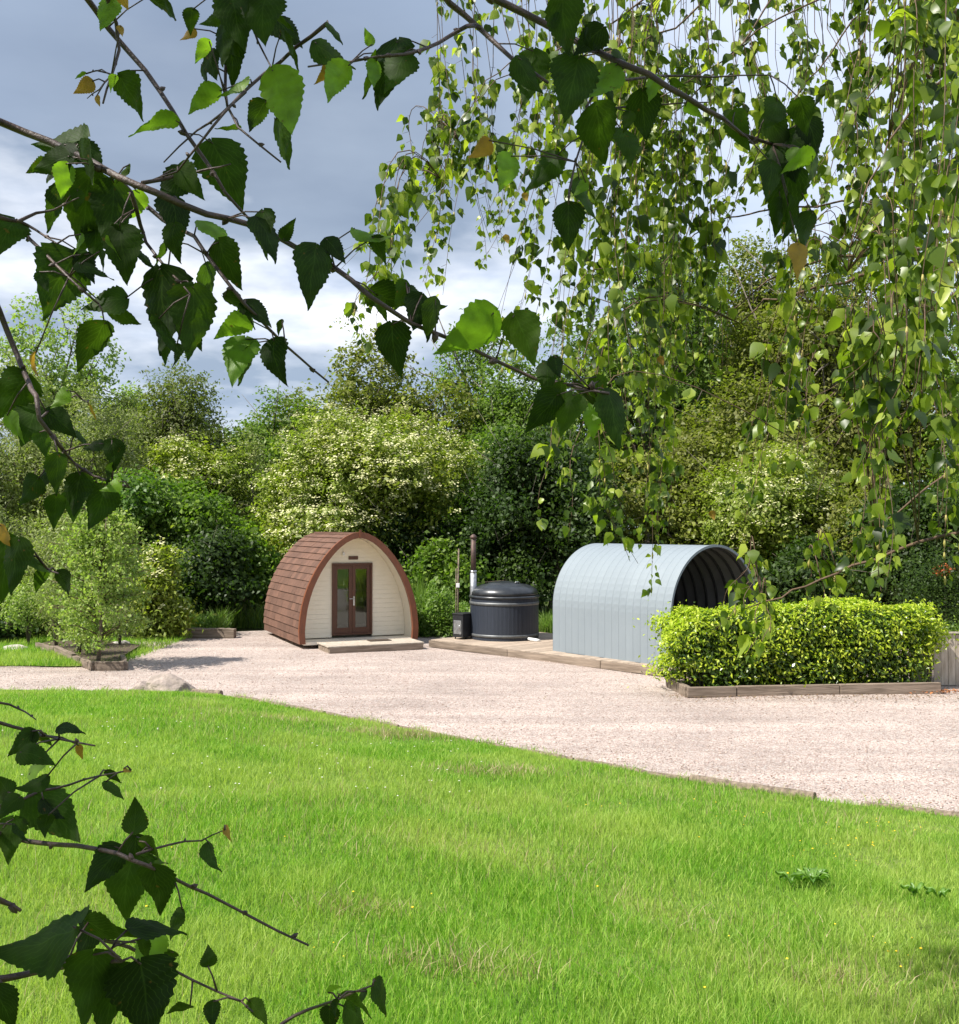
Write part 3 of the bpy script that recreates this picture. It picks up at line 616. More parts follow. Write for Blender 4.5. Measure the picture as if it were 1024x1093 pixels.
    # backing so the grooves read as grooves
    q = [(-half(.05), .05), (half(.05), .05)] + [(half(a), a) for a in np.linspace(.2, hz[-1] - .01, 16)] + [(-half(a), a) for a in np.linspace(hz[-1] - .03, .2, 16)]
    for sgn in (-1, 1):
        zs = np.linspace(.05, hz[-1] - .01, 24)
        for a, b in zip(zs[:-1], zs[1:]):
            inn = dw if b < d1 else 0.0
            if half(b) <= inn: continue
            vs = [(sgn * inn, YW + .012, a + Z0), (sgn * half(a), YW + .012, a + Z0), (sgn * half(b), YW + .012, b + Z0), (sgn * inn, YW + .012, b + Z0)]
            mb.add(vs, [(0, 1, 2, 3) if sgn > 0 else (3, 2, 1, 0)])
    mb.build('front_wall', M['cream'], t)
    mb = MB(); zs = np.linspace(.0, H - .06, 24); prb = pod_profile(W - .03, H - .03, 0, 60)
    for a, b in zip(zs[:-1], zs[1:]):
        ha, hb = [float(np.interp(q_, [p[1] for p in prb], [p[0] for p in prb])) for q_ in (a, b)]
        mb.add([(-ha, LN - .03, a + Z0), (ha, LN - .03, a + Z0), (hb, LN - .03, b + Z0), (-hb, LN - .03, b + Z0)], [(0, 1, 2, 3)])
    mb.build('back_wall', M['cream'], t)
    mb = MB(); mb.box((0, .02 + LN / 2, Z0 - .01), (2 * W - .18, LN - .05, .07)); mb.build('floor', M['cream'], t)
    mb = MB()
    for x in (-1.15, 0, 1.15): mb.box((x, LN / 2 + .1, .05), (.14, LN - .1, .10))
    mb.build('bearer', M['endgrain'], t)
    # double door
    fr = MB(); F0, F1 = Z0 + d0, Z0 + d1
    fr.box((-dw + .025, YW - .005, (F0 + F1) / 2), (.055, .09, F1 - F0)); fr.box((dw - .025, YW - .005, (F0 + F1) / 2), (.055, .09, F1 - F0))
    fr.box((0, YW - .004, F1 - .028), (2 * dw - .105, .088, .055)); fr.box((0, YW - .004, F0 + .022), (2 * dw - .105, .088, .044))
    fr.build('door_frame', M['doorwood'], t, .004)
    lw = dw - .055
    for s in (-1, 1):
        d = MB(); xc = s * (lw / 2 + .001); st = .085; zl, zh = F0 + .046, F1 - .058; hh = zh - zl
        for e in (-1, 1): d.box((xc + e * (lw / 2 - st / 2 - .002), YW + .005, (zl + zh) / 2), (st, .045, hh))
        d.box((xc, YW + .004, zh - .05), (lw - 2 * st - .004, .043, .10)); d.box((xc, YW + .004, zl + .07), (lw - 2 * st - .004, .043, .14))
        do = d.build('door', M['doorwood'], t, .003)
        g = MB(); g.box((xc, YW + .006, (zl + zh) / 2 + .02), (lw - 2 * st - .002, .01, hh - .236)); g.build('glass', M['glass'], do)
        if s > 0:
            h = MB(); h.box((.045, YW - .022, F0 + .86), (.035, .008, .23)); h.tube([(.045, YW - .022, F0 + .92), (.045, YW - .065, F0 + .92), (-.09, YW - .068, F0 + .92)], .010, 8)
            h.build('handle', M['metal'], do)
    mb = MB(); mb.box((.03, YW - .012, F1 + .13), (.25, .022, .09)); mb.build('name_plate', M['doorwood'], t, .004)
    mb = MB(); mb.lathe([(.028, 0), (.032, .02), (.03, .09), (.02, .1)], (-.24, YW - .045, F1 + .19), 12); mb.box((-.24, YW - .01, F1 + .23), (.05, .02, .05)); mb.build('wall_light', M['white_plastic'], t)
    # low landing in front of the pod (lies on the gravel by itself)
    t2 = thing('step_platform', 'low pale timber landing in front of the pod door', 'step', (cx_, cy_, 0), TH)
    mb = MB()
    for k in range(8): mb.box((.10 + rng.uniform(-.006, .006), -.115 - k * .128 , .155), (2.42, .120, .03))
    mb.build('deck_board', M['paleboard'], t2, .004)
    mb = MB(); mb.box((.10, -1.055, .07), (2.36, .04, .138)); mb.box((-1.06, -.55, .069), (.04, .95, .136)); mb.box((1.26, -.55, .069), (.04, .95, .136)); mb.build('fascia', M['timber'], t2)
    mm = MB(); mm.box((.40, -.30, .181), (.55, .34, .016), .0); o = mm.build('door_mat', M['mat'], None, .004); o.location = (cx_, cy_, 0); o.rotation_euler = (0, 0, TH)
    tag(o, 'small dark doormat lying on the pod landing', 'doormat')
build_pod()

# ================================================================ DECK, HOT TUB, STOVE
def build_deck():
    A, B = Vector((-1.22, 25.75, 0)), Vector((4.5, 19.85, 0)); d = (B - A); ln = d.length; ang = math.atan2(d.y, d.x)
    t = thing('deck', 'long low weathered deck under the hot tub and grey shelter', 'deck', A, ang)
    mb = MB(); wdt = 3.3; nb = int(ln / .147); rng = random.Random(2)
    for k in range(nb): mb.box((.073 + k * .147, wdt / 2, .165 + rng.uniform(-.002, .002)), (.141, wdt, .028))
    mb.build('deck_board', M['deck'], t, .003)
    mb = MB()
    for k in range(3): mb.box((ln / 6 + k * ln / 3, -.03 - rng.uniform(0, .012), .085), (ln / 3 - .012, .055, .155))
    for x in (-.03, ln + .03): mb.box((x, wdt / 2, .08), (.05, wdt, .15))
    mb.build('fascia', M['timber'], t, .004)
build_deck()
def build_tub():
    c = at(538.5, 680, 26.15); Z = .18; x, y = c.x, 26.15; Rr = .865
    t = thing('hot_tub', 'round charcoal hot tub with black domed lid standing on the deck', 'hot tub', (x, y, Z))
    n = 54; mb = MB()
    for k in range(n):
        a0, a1 = 2 * math.pi * k / n, 2 * math.pi * (k + .97) / n; am = (a0 + a1) / 2; vs = []
        for z in (.0, 1.04):
            for r_, a in ((Rr - .03, a0), (Rr, a0), (Rr + .003, am), (Rr, a1), (Rr - .03, a1)): vs.append((r_ * math.cos(a), r_ * math.sin(a), z))
        mb.add(vs, [(0, 1, 6, 5), (1, 2, 7, 6), (2, 3, 8, 7), (3, 4, 9, 8), (5, 6, 7, 8, 9), (4, 3, 2, 1, 0)])
    mb.build('tub_wall', M['tubwall'], t)
    MB().lathe([(Rr - .02, .02), (Rr - .02, 1.0)], (0, 0, 0), 40).build('liner', M['black'], t)
    for z, h in ((.075, .075), (.86, .085)):
        MB().lathe([(Rr - .01, z), (Rr + .016, z + .004), (Rr + .018, z + h - .004), (Rr - .01, z + h)], (0, 0, 0), 64).build('hoop', M['band'], t)
    MB().lathe([(Rr - .05, 1.03), (Rr + .03, 1.035), (Rr + .04, 1.06), (Rr + .02, 1.09), (Rr - .06, 1.10)], (0, 0, 0), 64).build('rim', M['lid'], t)
    pr = [(Rr - .005, 1.10), (Rr - .012, 1.17), (Rr - .05, 1.235), (Rr - .14, 1.30), (Rr - .27, 1.35), (.42, 1.375), (.415, 1.395), (.38, 1.40), (.2, 1.425), (.0001, 1.435)]
    lid = MB().lathe(pr, (0, 0, 0), 64).build('lid', M['lid'], t)
    h = MB(); h.tube([(.28, -.3, 1.39), (.28, -.3, 1.43), (.36, -.22, 1.43), (.36, -.22, 1.39)], .012, 6); h.build('lid_handle', M['metal'], lid)
    mb = MB(); mb.tube([(.58, -.66, .05), (.62, -.78, .05)], .035, 10); mb.tube([(.62, -.78, .05), (.78, -.86, .03), (.86, -.87, .02)], [.04, .042, .03], 10); mb.build('drain_pipe', M['white_plastic'], t)
    # wood burning stove with flue
    s = at(496, 670, 26.0); t2 = thing('tub_stove', 'small black stove with tall steel flue beside the hot tub', 'stove', (s.x, 26.0, Z), R(-40))
    mb = MB(); mb.box((0, 0, .33), (.34, .52, .56)); mb.box((0, 0, .63), (.37, .55, .03))
    for a in (-.13, .13):
        for b in (-.2, .2): mb.tube([(a, b, 0), (a, b, .06)], .018, 6)
    mb.build('stove_body', M['black'], t2, .008)
    dr = MB(); dr.box((0, -.268, .30), (.25, .014, .34)); dro = dr.build('stove_door', M['dull_metal'], t2, .004)
    q = MB(); q.tube([(.09, -.28, .24), (.09, -.31, .24), (.09, -.31, .36), (.09, -.28, .36)], .008, 6); q.build('handle', M['metal'], dro)
    f = at(505.5, 600, 26.0); lx = f.x - s.x; lx_, ly_ = lx * math.cos(R(40)), lx * math.sin(R(40))
    MB().tube([(lx_, ly_, .55), (lx_, ly_, 1.70)], .083, 18).build('flue_lower', M['dull_metal'], t2)
    MB().tube([(lx_, ly_, 1.68), (lx_, ly_, 2.52)], .066, 18).build('flue_upper', M['rust_metal'], t2)
    MB().lathe([(.05, 2.50), (.09, 2.53), (.088, 2.57), (.02, 2.63)], (lx_, ly_, 0), 16).build('flue_cowl', M['rust_metal'], t2)
    MB().tube([(lx_, ly_, 1.67), (lx_, ly_, 1.71)], .093, 18).build('flue_collar', M['metal'], t2)
    # slim pole with white switch
    p = at(489, 670, 27.0); t3 = thing('garden_pole', 'slim rusty pole with a white box beside the flue', 'pole', (p.x, 27.0, .0))
    mb = MB(); mb.tube([(0, 0, 0), (.0, 0, 1.4), (.02, 0, 2.42)], .022, 8); mb.tube([(-.06, .03, 0), (-.05, .03, 1.9)], .012, 6); mb.build('post', M['log'], t3)
    mb = MB(); mb.box((0, -.05, 1.46), (.09, .07, .11)); mb.build('switch_box', M['white_plastic'], t3, .008)
build_tub()

# ================================================================ ARCHED SHELTER
def build_shelter():
    TH = R(39); W, HW, HT, LN = 1.42, 1.02, 2.42, 3.45; Z = .18
    t = thing('arched_shelter', 'blue grey sheet metal arched shelter open at the front, standing on the deck', 'shelter', (3.84 + W * math.cos(TH) , 20.75 + W * math.sin(TH), Z), TH)
    nA = 60; prof = [(-W, 0), (-W, .25), (-W, .5), (-W, .75)]
    for k in range(nA + 1):
        a = math.pi * (1 - k / nA); prof.append((W * math.cos(a), HW + (HT - HW) * math.sin(a)))
    prof += [(W, .75), (W, .5), (W, .25), (W, 0)]
    # cladding: narrow tray sheets side by side with upstanding seams, dimpled by the rolling on the curve
    mb = MB(); npan = 17; pw = LN / npan; n = len(prof)
    cross = [(0, .006), (.012, .006), (.02, .0), (pw * .5, .002), (pw - .008, .0), (pw, .006)]
    for j in range(npan):
        vs = []
        for i, (x, z) in enumerate(prof):
            a, b = prof[max(i - 1, 0)], prof[min(i + 1, n - 1)]; tx, tz = b[0] - a[0], b[1] - a[1]; l = math.hypot(tx, tz); nx, nz = -tz / l, tx / l
            dim = .0035 if (4 <= i <= n - 5 and i % 2 == 0) else 0
            for yy, o in cross: vs.append((x + nx * (o + (dim if .015 < yy < pw - .012 else 0)), j * pw + yy, z + nz * (o + (dim if .015 < yy < pw - .012 else 0))))
        c = len(cross); fs = [(i * c + k, (i + 1) * c + k, (i + 1) * c + k + 1, i * c + k + 1) for i in range(n - 1) for k in range(c - 1)]
        mb.add(vs, [f[::-1] for f in fs])
    mb.build('cladding', M['grey_sheet'], t)
    def hoop(y0, y1, o, i_, name, m):
        vs = []
        for k, (x, z) in enumerate(prof):
            a, b = prof[max(k - 1, 0)], prof[min(k + 1, n - 1)]; tx, tz = b[0] - a[0], b[1] - a[1]; l = math.hypot(tx, tz); nx, nz = -tz / l, tx / l
            vs += [(x + nx * o, y0, z + nz * o), (x + nx * i_, y0, z + nz * i_), (x + nx * i_, y1, z + nz * i_), (x + nx * o, y1, z + nz * o)]
        fs = [(k * 4 + a, k * 4 + (a + 1) % 4, (k + 1) * 4 + (a + 1) % 4, (k + 1) * 4 + a) for k in range(n - 1) for a in range(4)]
        fs += [(3, 2, 1, 0), tuple((n - 1) * 4 + k for k in range(4))]
        return vs, fs
    b = MB(); b.add(*hoop(0.0, LN, -.006, -.012, '', None)); b.build('inner_sheet', M['grey_inner'], t)
    for j in range(12):
        y = .12 + j * (LN - .2) / 11
        b = MB(); b.add(*hoop(y, y + .045, -.014, -.055, '', None)); b.build('rib', M['rib'], t)
    b = MB(); b.add(*hoop(-.03, .0, .022, -.03, '', None)); b.build('front_edge', M['grey_sheet'], t)
    # back wall
    vs = [(x * .985, LN - .02, z * .99) for x, z in prof]; vs2 = [(x, y + .015, z) for x, y, z in vs]; m = len(vs)
    b = MB(); b.add(vs + vs2, [tuple(range(m)), tuple(range(2 * m - 1, m - 1, -1))]); b.build('back_wall', M['grey_inner'], t)
    b = MB()
    for sx in (-1, 1): b.box((sx * (W - .01), LN / 2, -.012), (.09, LN, .022))
    b.build('sole_rail', M['black'], t)
    # folded bench/bike like dark item at the mouth: a low garden bench seen end on
    l = Vector((-.62, .55, .0)); R3 = Matrix.Rotation(TH, 4, 'Z'); p = Vector(t.location) + (R3 @ l)
    g = thing('folding_bench', 'dark folding bench standing just inside the mouth of the shelter', 'bench', p, TH + R(90))
    mb = MB()
    for k in range(4): mb.box((0, -.15 + k * .1, .44), (1.1, .085, .025))
    mb.build('seat', M['rib'], g, .003)
    mb = MB()
    for k in range(3): mb.box((0, .2 + .015 * k, .56 + k * .11), (1.1, .022, .085), rx=R(-8))
    mb.build('backrest', M['rib'], g, .003)
    for sx in (-.48, .48):
        for (a, b_) in (((-.18), .44), (.2, .84)):
            MB().tube([(sx, a, 0), (sx, a * .95, b_)], .018, 8).build('leg', M['dull_metal'], g)
        MB().tube([(sx, -.18, .43), (sx, -.18, .62), (sx, .2, .64)], .015, 8).build('armrest', M['dull_metal'], g)
build_shelter()

# ================================================================ HEDGE, PLANTERS, LOGS
M['hedge_old'] = leafmat('hedge leaves', [(.035, .075, .008), (.08, .14, .012), (.15, .22, .02)], trans=.2, rough=.32, spec=.5)
M['hedge_new'] = leafmat('hedge new growth', [(.22, .31, .015), (.34, .42, .025), (.46, .50, .05)], trans=.3, rough=.38, spec=.45)
def build_hedge():
    A = at(716, 728, 18.9); rng = np.random.default_rng(9)
    x0, x1, y0, y1 = 3.42, 8.30, 18.45, 19.85; cx_, cy_ = (x0 + x1) / 2, (y0 + y1) / 2; rz = R(6)
    t = thing('laurel_hedge', 'clipped yellow green evergreen hedge above a timber edging', 'hedge', (cx_, cy_, 0), rz)
    hw, hd = (x1 - x0) / 2, (y1 - y0) / 2
    def shell(n, lo, hi, top_bias):
        # sample a superellipsoid box
        d = rng.normal(size=(n, 3)) * np.array([hw, hd, .75]); e = 5.0
        k = (np.sum(np.abs(d / np.array([hw, hd, .72])) ** e, -1)) ** (-1 / e)
        P = d * k[:, None]; lump = 1 + .075 * np.sin(P[:, 0] * 3.7 + 1) * np.sin(P[:, 2] * 5 + P[:, 1] * 3) + .045 * np.sin(P[:, 0] * 8.1 + P[:, 2] * 6)
        Nn = np.sign(P) * np.abs(P / np.array([hw, hd, .72])) ** (e - 1) / np.array([hw, hd, .72]); Nn = unit(Nn)
        r_ = rng.uniform(lo, hi, n) * lump * (1 + (.10 * np.abs(rng.normal(size=n))) * (rng.random(n) < .05))
        P = P * np.array([1, 1, 1]) * r_[:, None]; P[:, 2] += .80
        P[:, 2] += .05 * np.sin(P[:, 0] * 2.2 + .5) * (P[:, 2] > .8) + .07 * (P[:, 0] / hw) * (P[:, 2] > .6)
        return P, Nn
    P, Nn = shell(48000, .40, 1.0, 0); k = P[:, 2] > .1; P, Nn = P[k], Nn[k]
    leaf_quads('foliage', P, unit(Nn * .7 + np.array([0, 0, .5]) + rng.normal(size=P.shape) * .5), .065 + .045 * rng.random(len(P)), M['hedge_old'], rng, t, .42)
    P, Nn = shell(24000, .93, 1.08, 0); pk = rng.random(len(P)) < np.clip(.34 + .8 * (P[:, 2] - .45), .22, 1) * (0.45 + .6 * (np.sin(P[:, 0] * 5.3 + 2 * P[:, 1]) * np.sin(P[:, 2] * 9 + P[:, 0] * 2) > -.25)); P, Nn = P[pk], Nn[pk]
    leaf_quads('new_growth', P, unit(Nn * .5 + rng.normal(size=P.shape) * .6 + np.array([0, -.1, .4])), .06 + .045 * rng.random(len(P)), M['hedge_new'], rng, t, .42, droop=-1.2)
    mb = MB()
    for _ in range(70):
        a, b = rng.uniform(-hw * .85, hw * .85), rng.uniform(-hd * .4, hd * .4)
        mb.tube([(a, b, -.02), (a + rng.normal() * .06, b + rng.normal() * .06, .6), (a + rng.normal() * .15, b + rng.normal() * .12, 1.25)], [.018, .013, .005], 5)
    mb.build('stems', M['bark'], t)
    # timber edging boards
    e = thing('timber_edging', 'weathered sleeper edging below the front of the hedge', 'edging', (cx_ + .1, cy_ - .78, 0), rz)
    mb = MB()
    for k, (a, b) in enumerate(((-2.33, -1.45), (-1.435, .45), (.465, 2.35))): mb.box(((a + b) / 2, .0 + .01 * (k % 2), .09), (b - a, .10, .18 + .010 * k))
    mb.box((-2.30, .65, .085), (.1, 1.2, .2)); mb.build('sleeper', M['timber'], e, .008)
    s = MB(); s.box((0, .75, .05), (4.5, 1.35, .08)); s.build('soil', M['soil'], e)
    # dead leaves at the right end
    rng2 = np.random.default_rng(4); n = 260; Pq = np.stack([8.0 + rng2.normal(size=n) * .28, 18.72 + rng2.normal(size=n) * .12, .02 + .03 * rng2.random(n)], -1)
    o = leaf_quads('fallen_leaves', Pq, unit(rng2.normal(size=(n, 3)) * .3 + np.array([0, 0, 1])), .05 + .04 * rng2.random(n), M['dead'], rng2, None, .6)
    tag(o, 'small drift of orange brown fallen leaves by the end of the edging', 'leaves', kind='stuff')
M['dead'] = leafmat('dead leaf', [(.32, .12, .05), (.42, .18, .07), (.25, .12, .06)], trans=.2, tcol=(1.2, 1, .8))
build_hedge()
def litter():
    rng = np.random.default_rng(44); n = 1500
    x = np.concatenate([rng.uniform(3.2, 9, n), rng.uniform(-9, 9, n // 2), rng.uniform(-8, 3, n // 2)]); y = np.concatenate([18.35 - np.abs(rng.normal(size=n)) * .45, edge_y(x[n:n + n // 2]) + .1 + np.abs(rng.normal(size=n // 2)) * .5, rng.uniform(15, 28, n // 2)])
    k = (y > edge_y(x) + .05) & ~((x > -7) & (x < -1.0) & (y > 24)) & ~((x > -1.5) & (y > 20) & (x + y > 22)); x, y = x[k], y[k]; n = len(x)
    o = leaf_quads('leaf_litter', np.stack([x, y, np.full(n, .026)], -1), unit(rng.normal(size=(n, 3)) * .25 + np.array([0, 0, 1])), .015 + .035 * rng.random(n) ** 2, M['litter'], rng, None, .6)
    tag(o, 'small brown bits of leaf litter strewn over the gravel', 'leaves', kind='stuff')
M['litter'] = leafmat('litter', [(.12, .07, .04), (.22, .13, .07), (.16, .14, .06)], trans=.1, tcol=(1, 1, 1))
litter()
def build_planter():
    t = thing('board_planter', 'tall pale vertical board planter at the right edge', 'planter', (9.22, 19.45, 0), R(4))
    mb = MB(); rng = random.Random(1)
    for k in range(10): mb.box((-.62 + k * .142, 0, .49 + rng.uniform(-.01, .01)), (.136, .032, .96))
    for k in range(6): mb.box((-.70, .10 + k * .142, .48), (.030, .136, .94))
    mb.build('side_board', M['paleboard'], t, .004)
    MB().box((.02, .42, .80), (1.30, .75, .1)).build('soil', M['soil'], t)
    MB().box((.02, -.002, 1.0), (1.4, .09, .03)).build('top_rail', M['paleboard'], t, .004)
    # low evergreen in the planter
    rng = np.random.default_rng(8); n = 1500; P = rng.normal(size=(n, 3)) * np.array([.40, .24, .10]) + np.array([.15, .42, .98]); P[:, 2] = np.maximum(P[:, 2], .87)
    leaf_quads('plant', P, unit(rng.normal(size=P.shape) + np.array([0, 0, 1])), .05 + .03 * rng.random(n), M['hedge_old'], rng, t, .45)
build_planter()
# orange leaved bush glimpsed beyond the laurel
def orange_bush():
    p = at(1008, 606, 22.5); rng = np.random.default_rng(81); t = thing('photinia_bush', 'small bush with orange red young leaves behind the right end of the hedge', 'bush', (p.x, p.y, 0))
    n = 120; P = unit(rng.normal(size=(n, 3))) * rng.uniform(.5, 1, n)[:, None] * np.array([.24, .25, .15]) + np.array([0, 0, p.z - .05])
    leaf_quads('new_leaves', P[P[:, 2] > p.z - .2], unit(rng.normal(size=(int((P[:, 2] > p.z - .2).sum()), 3)) + np.array([0, -.5, .8])), np.full(int((P[:, 2] > p.z - .2).sum()), .07), M['orange'], rng, t, .5)
    P2 = rng.normal(size=(6000, 3)) * np.array([.42, .3, .45]) + np.array([0, .12, p.z - .55]); P2 = P2[P2[:, 2] > .1]
    leaf_quads('foliage', P2, unit(rng.normal(size=P2.shape)), np.full(len(P2), .08), KIND['dark']['mat'], rng, t, .5)
    MB().tube([(0, 0, -.02), (.03, 0, .9), (0, 0, p.z)], [.03, .02, .01], 6).build('stem', M['bark'], t)
M['orange'] = leafmat('orange leaves', [(.45, .10, .03), (.6, .17, .05), (.35, .10, .04)], trans=.3, tcol=(1.3, 1, .6))
orange_bush()
def rock(name, label, c, d, m, seed, cat='boulder', sq=1.0):
    rng = random.Random(seed); import bmesh
    bm = bmesh.new(); bmesh.ops.create_icosphere(bm, subdivisions=4, radius=1)
    planes = [(Vector((rng.uniform(-1, 1), rng.uniform(-1, 1), rng.uniform(-.3, 1))).normalized(), rng.uniform(.62, .9)) for _ in range(14)]
    from mathutils import noise
    for v in bm.verts:
        p = v.co.copy()
        for nrm, k in planes:
            q = p.dot(nrm)
            if q > k: p -= nrm * (q - k) * .9
        p += p.normalized() * (noise.noise(p * 2.3 + Vector((seed, 0, 0))) * .10 + noise.noise(p * 7) * .03)
        v.co = Vector((p.x * d[0], p.y * d[1], p.z * d[2]))
    me = bpy.data.meshes.new(name); bm.to_mesh(me); bm.free(); me.materials.append(m)
    o = bpy.data.objects.new(name, me); col.objects.link(o); o.location = c
    tag(o, label, cat); return o
b = at(180, 738, 18.75); rock('boulder', 'large pale boulder sunk at the corner of the lawn', (b.x, 18.85, .03), (.52, .34, .30), M['stone'], 5)
b = at(150, 735, 18.9); rock('rock', 'smaller flat rock leaning against the pale lawn corner boulder', (b.x + .02, 18.95, .0), (.28, .22, .17), M['stone'], 9, 'rock')
b = at(128, 690, 25.6); rock('rock', 'small white pointed rock behind the young birch', (b.x, 25.6, .04), (.34, .2, .17), M['white_stone'], 12, 'rock')
b = at(20, 690, 25.3); rock('rock', 'grey rock lying on the verge at the far left', (b.x, 25.2, .0), (.4, .25, .12), M['white_stone'], 15, 'rock')
def log(name, label, p0, p1, r, m='log', group=None, n=14, cat='log', seed=0, end='timber'):
    rng = random.Random(seed); p0, p1 = Vector(p0), Vector(p1); k = 9
    t = thing(name, label, cat, p0, 0, group); d = p1 - p0
    pts = [d * (i / k) + Vector((0, 0, rng.uniform(-.006, .006))) for i in range(k + 1)]
    mb = MB(); mb.tube(pts, [r * rng.uniform(.94, 1.05) for _ in pts], n, caps=False); mb.build('bark', M[m], t)
    u = d.normalized()
    for q0, q1 in ((-u * .004, u * .02), (d - u * .02, d + u * .004)): MB().tube([q0, q1], r * .95, n, smooth=False).build('cut_end', M[end], t)
    return t
def sleeper(name, label, p0, p1, wd, ht, cat='sleeper', group=None, seed=0, z0=0.0):
    rng = random.Random(seed); p0, p1 = Vector(p0), Vector(p1); d = p1 - p0; mb = MB(); k = 8; vs = []
    for i in range(k + 1):
        f = i / k * d.length; a = rng.uniform(-.008, .008); b_ = rng.uniform(-.012, .01)
        vs += [(f, -wd / 2 + a, z0 - .05), (f, wd / 2 + a, z0 - .05), (f, wd / 2 + a * .5, z0 + ht + b_), (f, -wd / 2 - a * .5, z0 + ht + b_ + rng.uniform(-.008, .004))]
    fs = [(i * 4 + q, (i + 1) * 4 + q, (i + 1) * 4 + (q + 1) % 4, i * 4 + (q + 1) % 4) for i in range(k) for q in range(4)] + [(0, 1, 2, 3), (k * 4 + 3, k * 4 + 2, k * 4 + 1, k * 4)]
    mb.add(vs, [f[::-1] for f in fs]); o = mb.build(name, M['timber'], None, .008)
    o.location = p0; o.rotation_euler = (0, 0, math.atan2(d.y, d.x)); tag(o, label, cat, group); return o
a, b = at(187, 679, 27.9), at(252, 679, 27.9); sleeper('sleeper_log', 'old timber beam lying at the wood edge left of the pod', (a.x, 27.9, 0), (b.x, 27.8, 0), .24, .25, 'beam', seed=3)
# timber edging along the lawn
TE = 'half buried timbers edging the lawn'
def ept(px):   # point on the lawn edge under photo column px
    lo, hi = 5.0, 30.0
    for _ in range(40):
        m = (lo + hi) / 2; x = (px - CX) / F * m
        if m < edge_y(x): lo = m
        else: hi = m
    return Vector(((px - CX) / F * lo, float(edge_y((px - CX) / F * lo)) + .05, 0))
segs = [(206, 236, 'short timber running on from the corner boulder', .085), (252, 346, 'edging timber right of the corner boulder, second along', .055), (350, 425, 'edging timber in line with the brown pod', .045),
        (428, 512, 'edging timber below the hot tub', .04), (516, 612, 'edging timber in line with the shelter side', .045), (616, 735, 'long edging timber below the hedge end', .05), (738, 870, 'thick round edging timber with a dark cut end, right of centre', .07), (924, 1060, 'last edging timber at the right edge of the picture', .06)]
for k, (a, b_, lb, r_) in enumerate(segs):
    p, q = ept(a), ept(b_); r_ *= (1.0 if k == 6 else .82); p.z = q.z = r_ * .25; log('edging_log', lb, p, q, r_, group=TE, seed=k, cat='edging timber', end='endgrain' if k == 6 else 'timber')
# left planted bed
SB = 'short sleepers round the left bed'
bed = [((80, 697), (96, 706)), ((62, 691), (78, 697)), ((46, 688), (58, 691))]
def g0(px, py):
    d = CH * F / (py - HOR); return Vector(((px - CX) / F * d, d, 0))
bp = [g0(40, 693), g0(60, 698), g0(80, 707), g0(101, 716), g0(135, 715.5), g0(131, 706)]
names = ['sleeper farthest from the drive on the left bed', 'sleeper second from the far end of the left bed', 'sleeper left of the young birch stem', 'sleeper at the front corner under the young birch', 'sleeper on the right side of the left bed']
for k in range(5):
    p, q = bp[k], bp[k + 1]; u = (q - p).normalized() * .03; sleeper('sleeper', names[k], p + u, q - u, .10, .17 + .03 * (k % 2), 'sleeper', SB, seed=20 + k)
mb = MB(); P = [bp[0], bp[1], bp[2], bp[3], bp[4], bp[5], bp[5] + Vector((-.3, 2.2, 0)), bp[0] + Vector((0, 2.0, 0))]
mb.add([(p.x, p.y, .12) for p in P], [tuple(range(len(P)))]); o = mb.build('bed_soil', M['soil']); tag(o, kind='structure')
def bush(name, label, px, py, depth, w_, h_, kind, seed, n=2600, cat='shrub', group=None, mat=None, ls=None, zbase=.15):
    """leafy plant at ground point; w,h in metres"""
    rng = np.random.default_rng(seed); c = at(px, py, depth); t = thing(name, label, cat, (c.x, depth, 0), 0, group); K = KIND[kind]
    per = 10; pts, nr, SP, LC, ow = crown_points(rng, np.array([0, 0, zbase + h_ / 2]), w_ / 2, w_ / 2 * .9, h_ / 2, 9, n // per, per, .13, lobe_r=(.3, .5))
    k = pts[:, 2] > .1; pts, nr = pts[k], nr[k]
    leaf_quads('foliage', pts, unit(nr * .5 + rng.normal(size=pts.shape) * .5 + np.array([0, 0, .4])), (ls or .06) * (.6 + .8 * rng.random(len(pts))), mat or K['mat'], rng, t, K['ratio'], droop=.6)
    mb = MB()
    for q in LC: mb.tube([(0, 0, .0), (q[0] * .3, q[1] * .3, zbase + h_ * .25), tuple(q)], [.022, .014, .005], 5)
    mb.build('stems', M['bark'], t); return t
bush('bay_shrub', 'yellow leaved bush at the far end of the left bed', 30, 690, 26.0, 1.3, 1.9, 'poplar', 51, 3600)
bush('young_shrub', 'feathery grey green shrub in the middle of the left bed', 60, 695, 24.6, 1.5, 2.4, 'willow', 52, 4600)
bush('bay_shrub', 'low yellow green shrub left of the young birch stem', 84, 700, 23.3, 1.0, 1.15, 'poplar', 53, 2200)
bush('young_shrub', 'green shrub beside the rear of the left bed, right of the birch', 128, 680, 25.2, 1.2, 1.9, 'willow', 54, 3000)
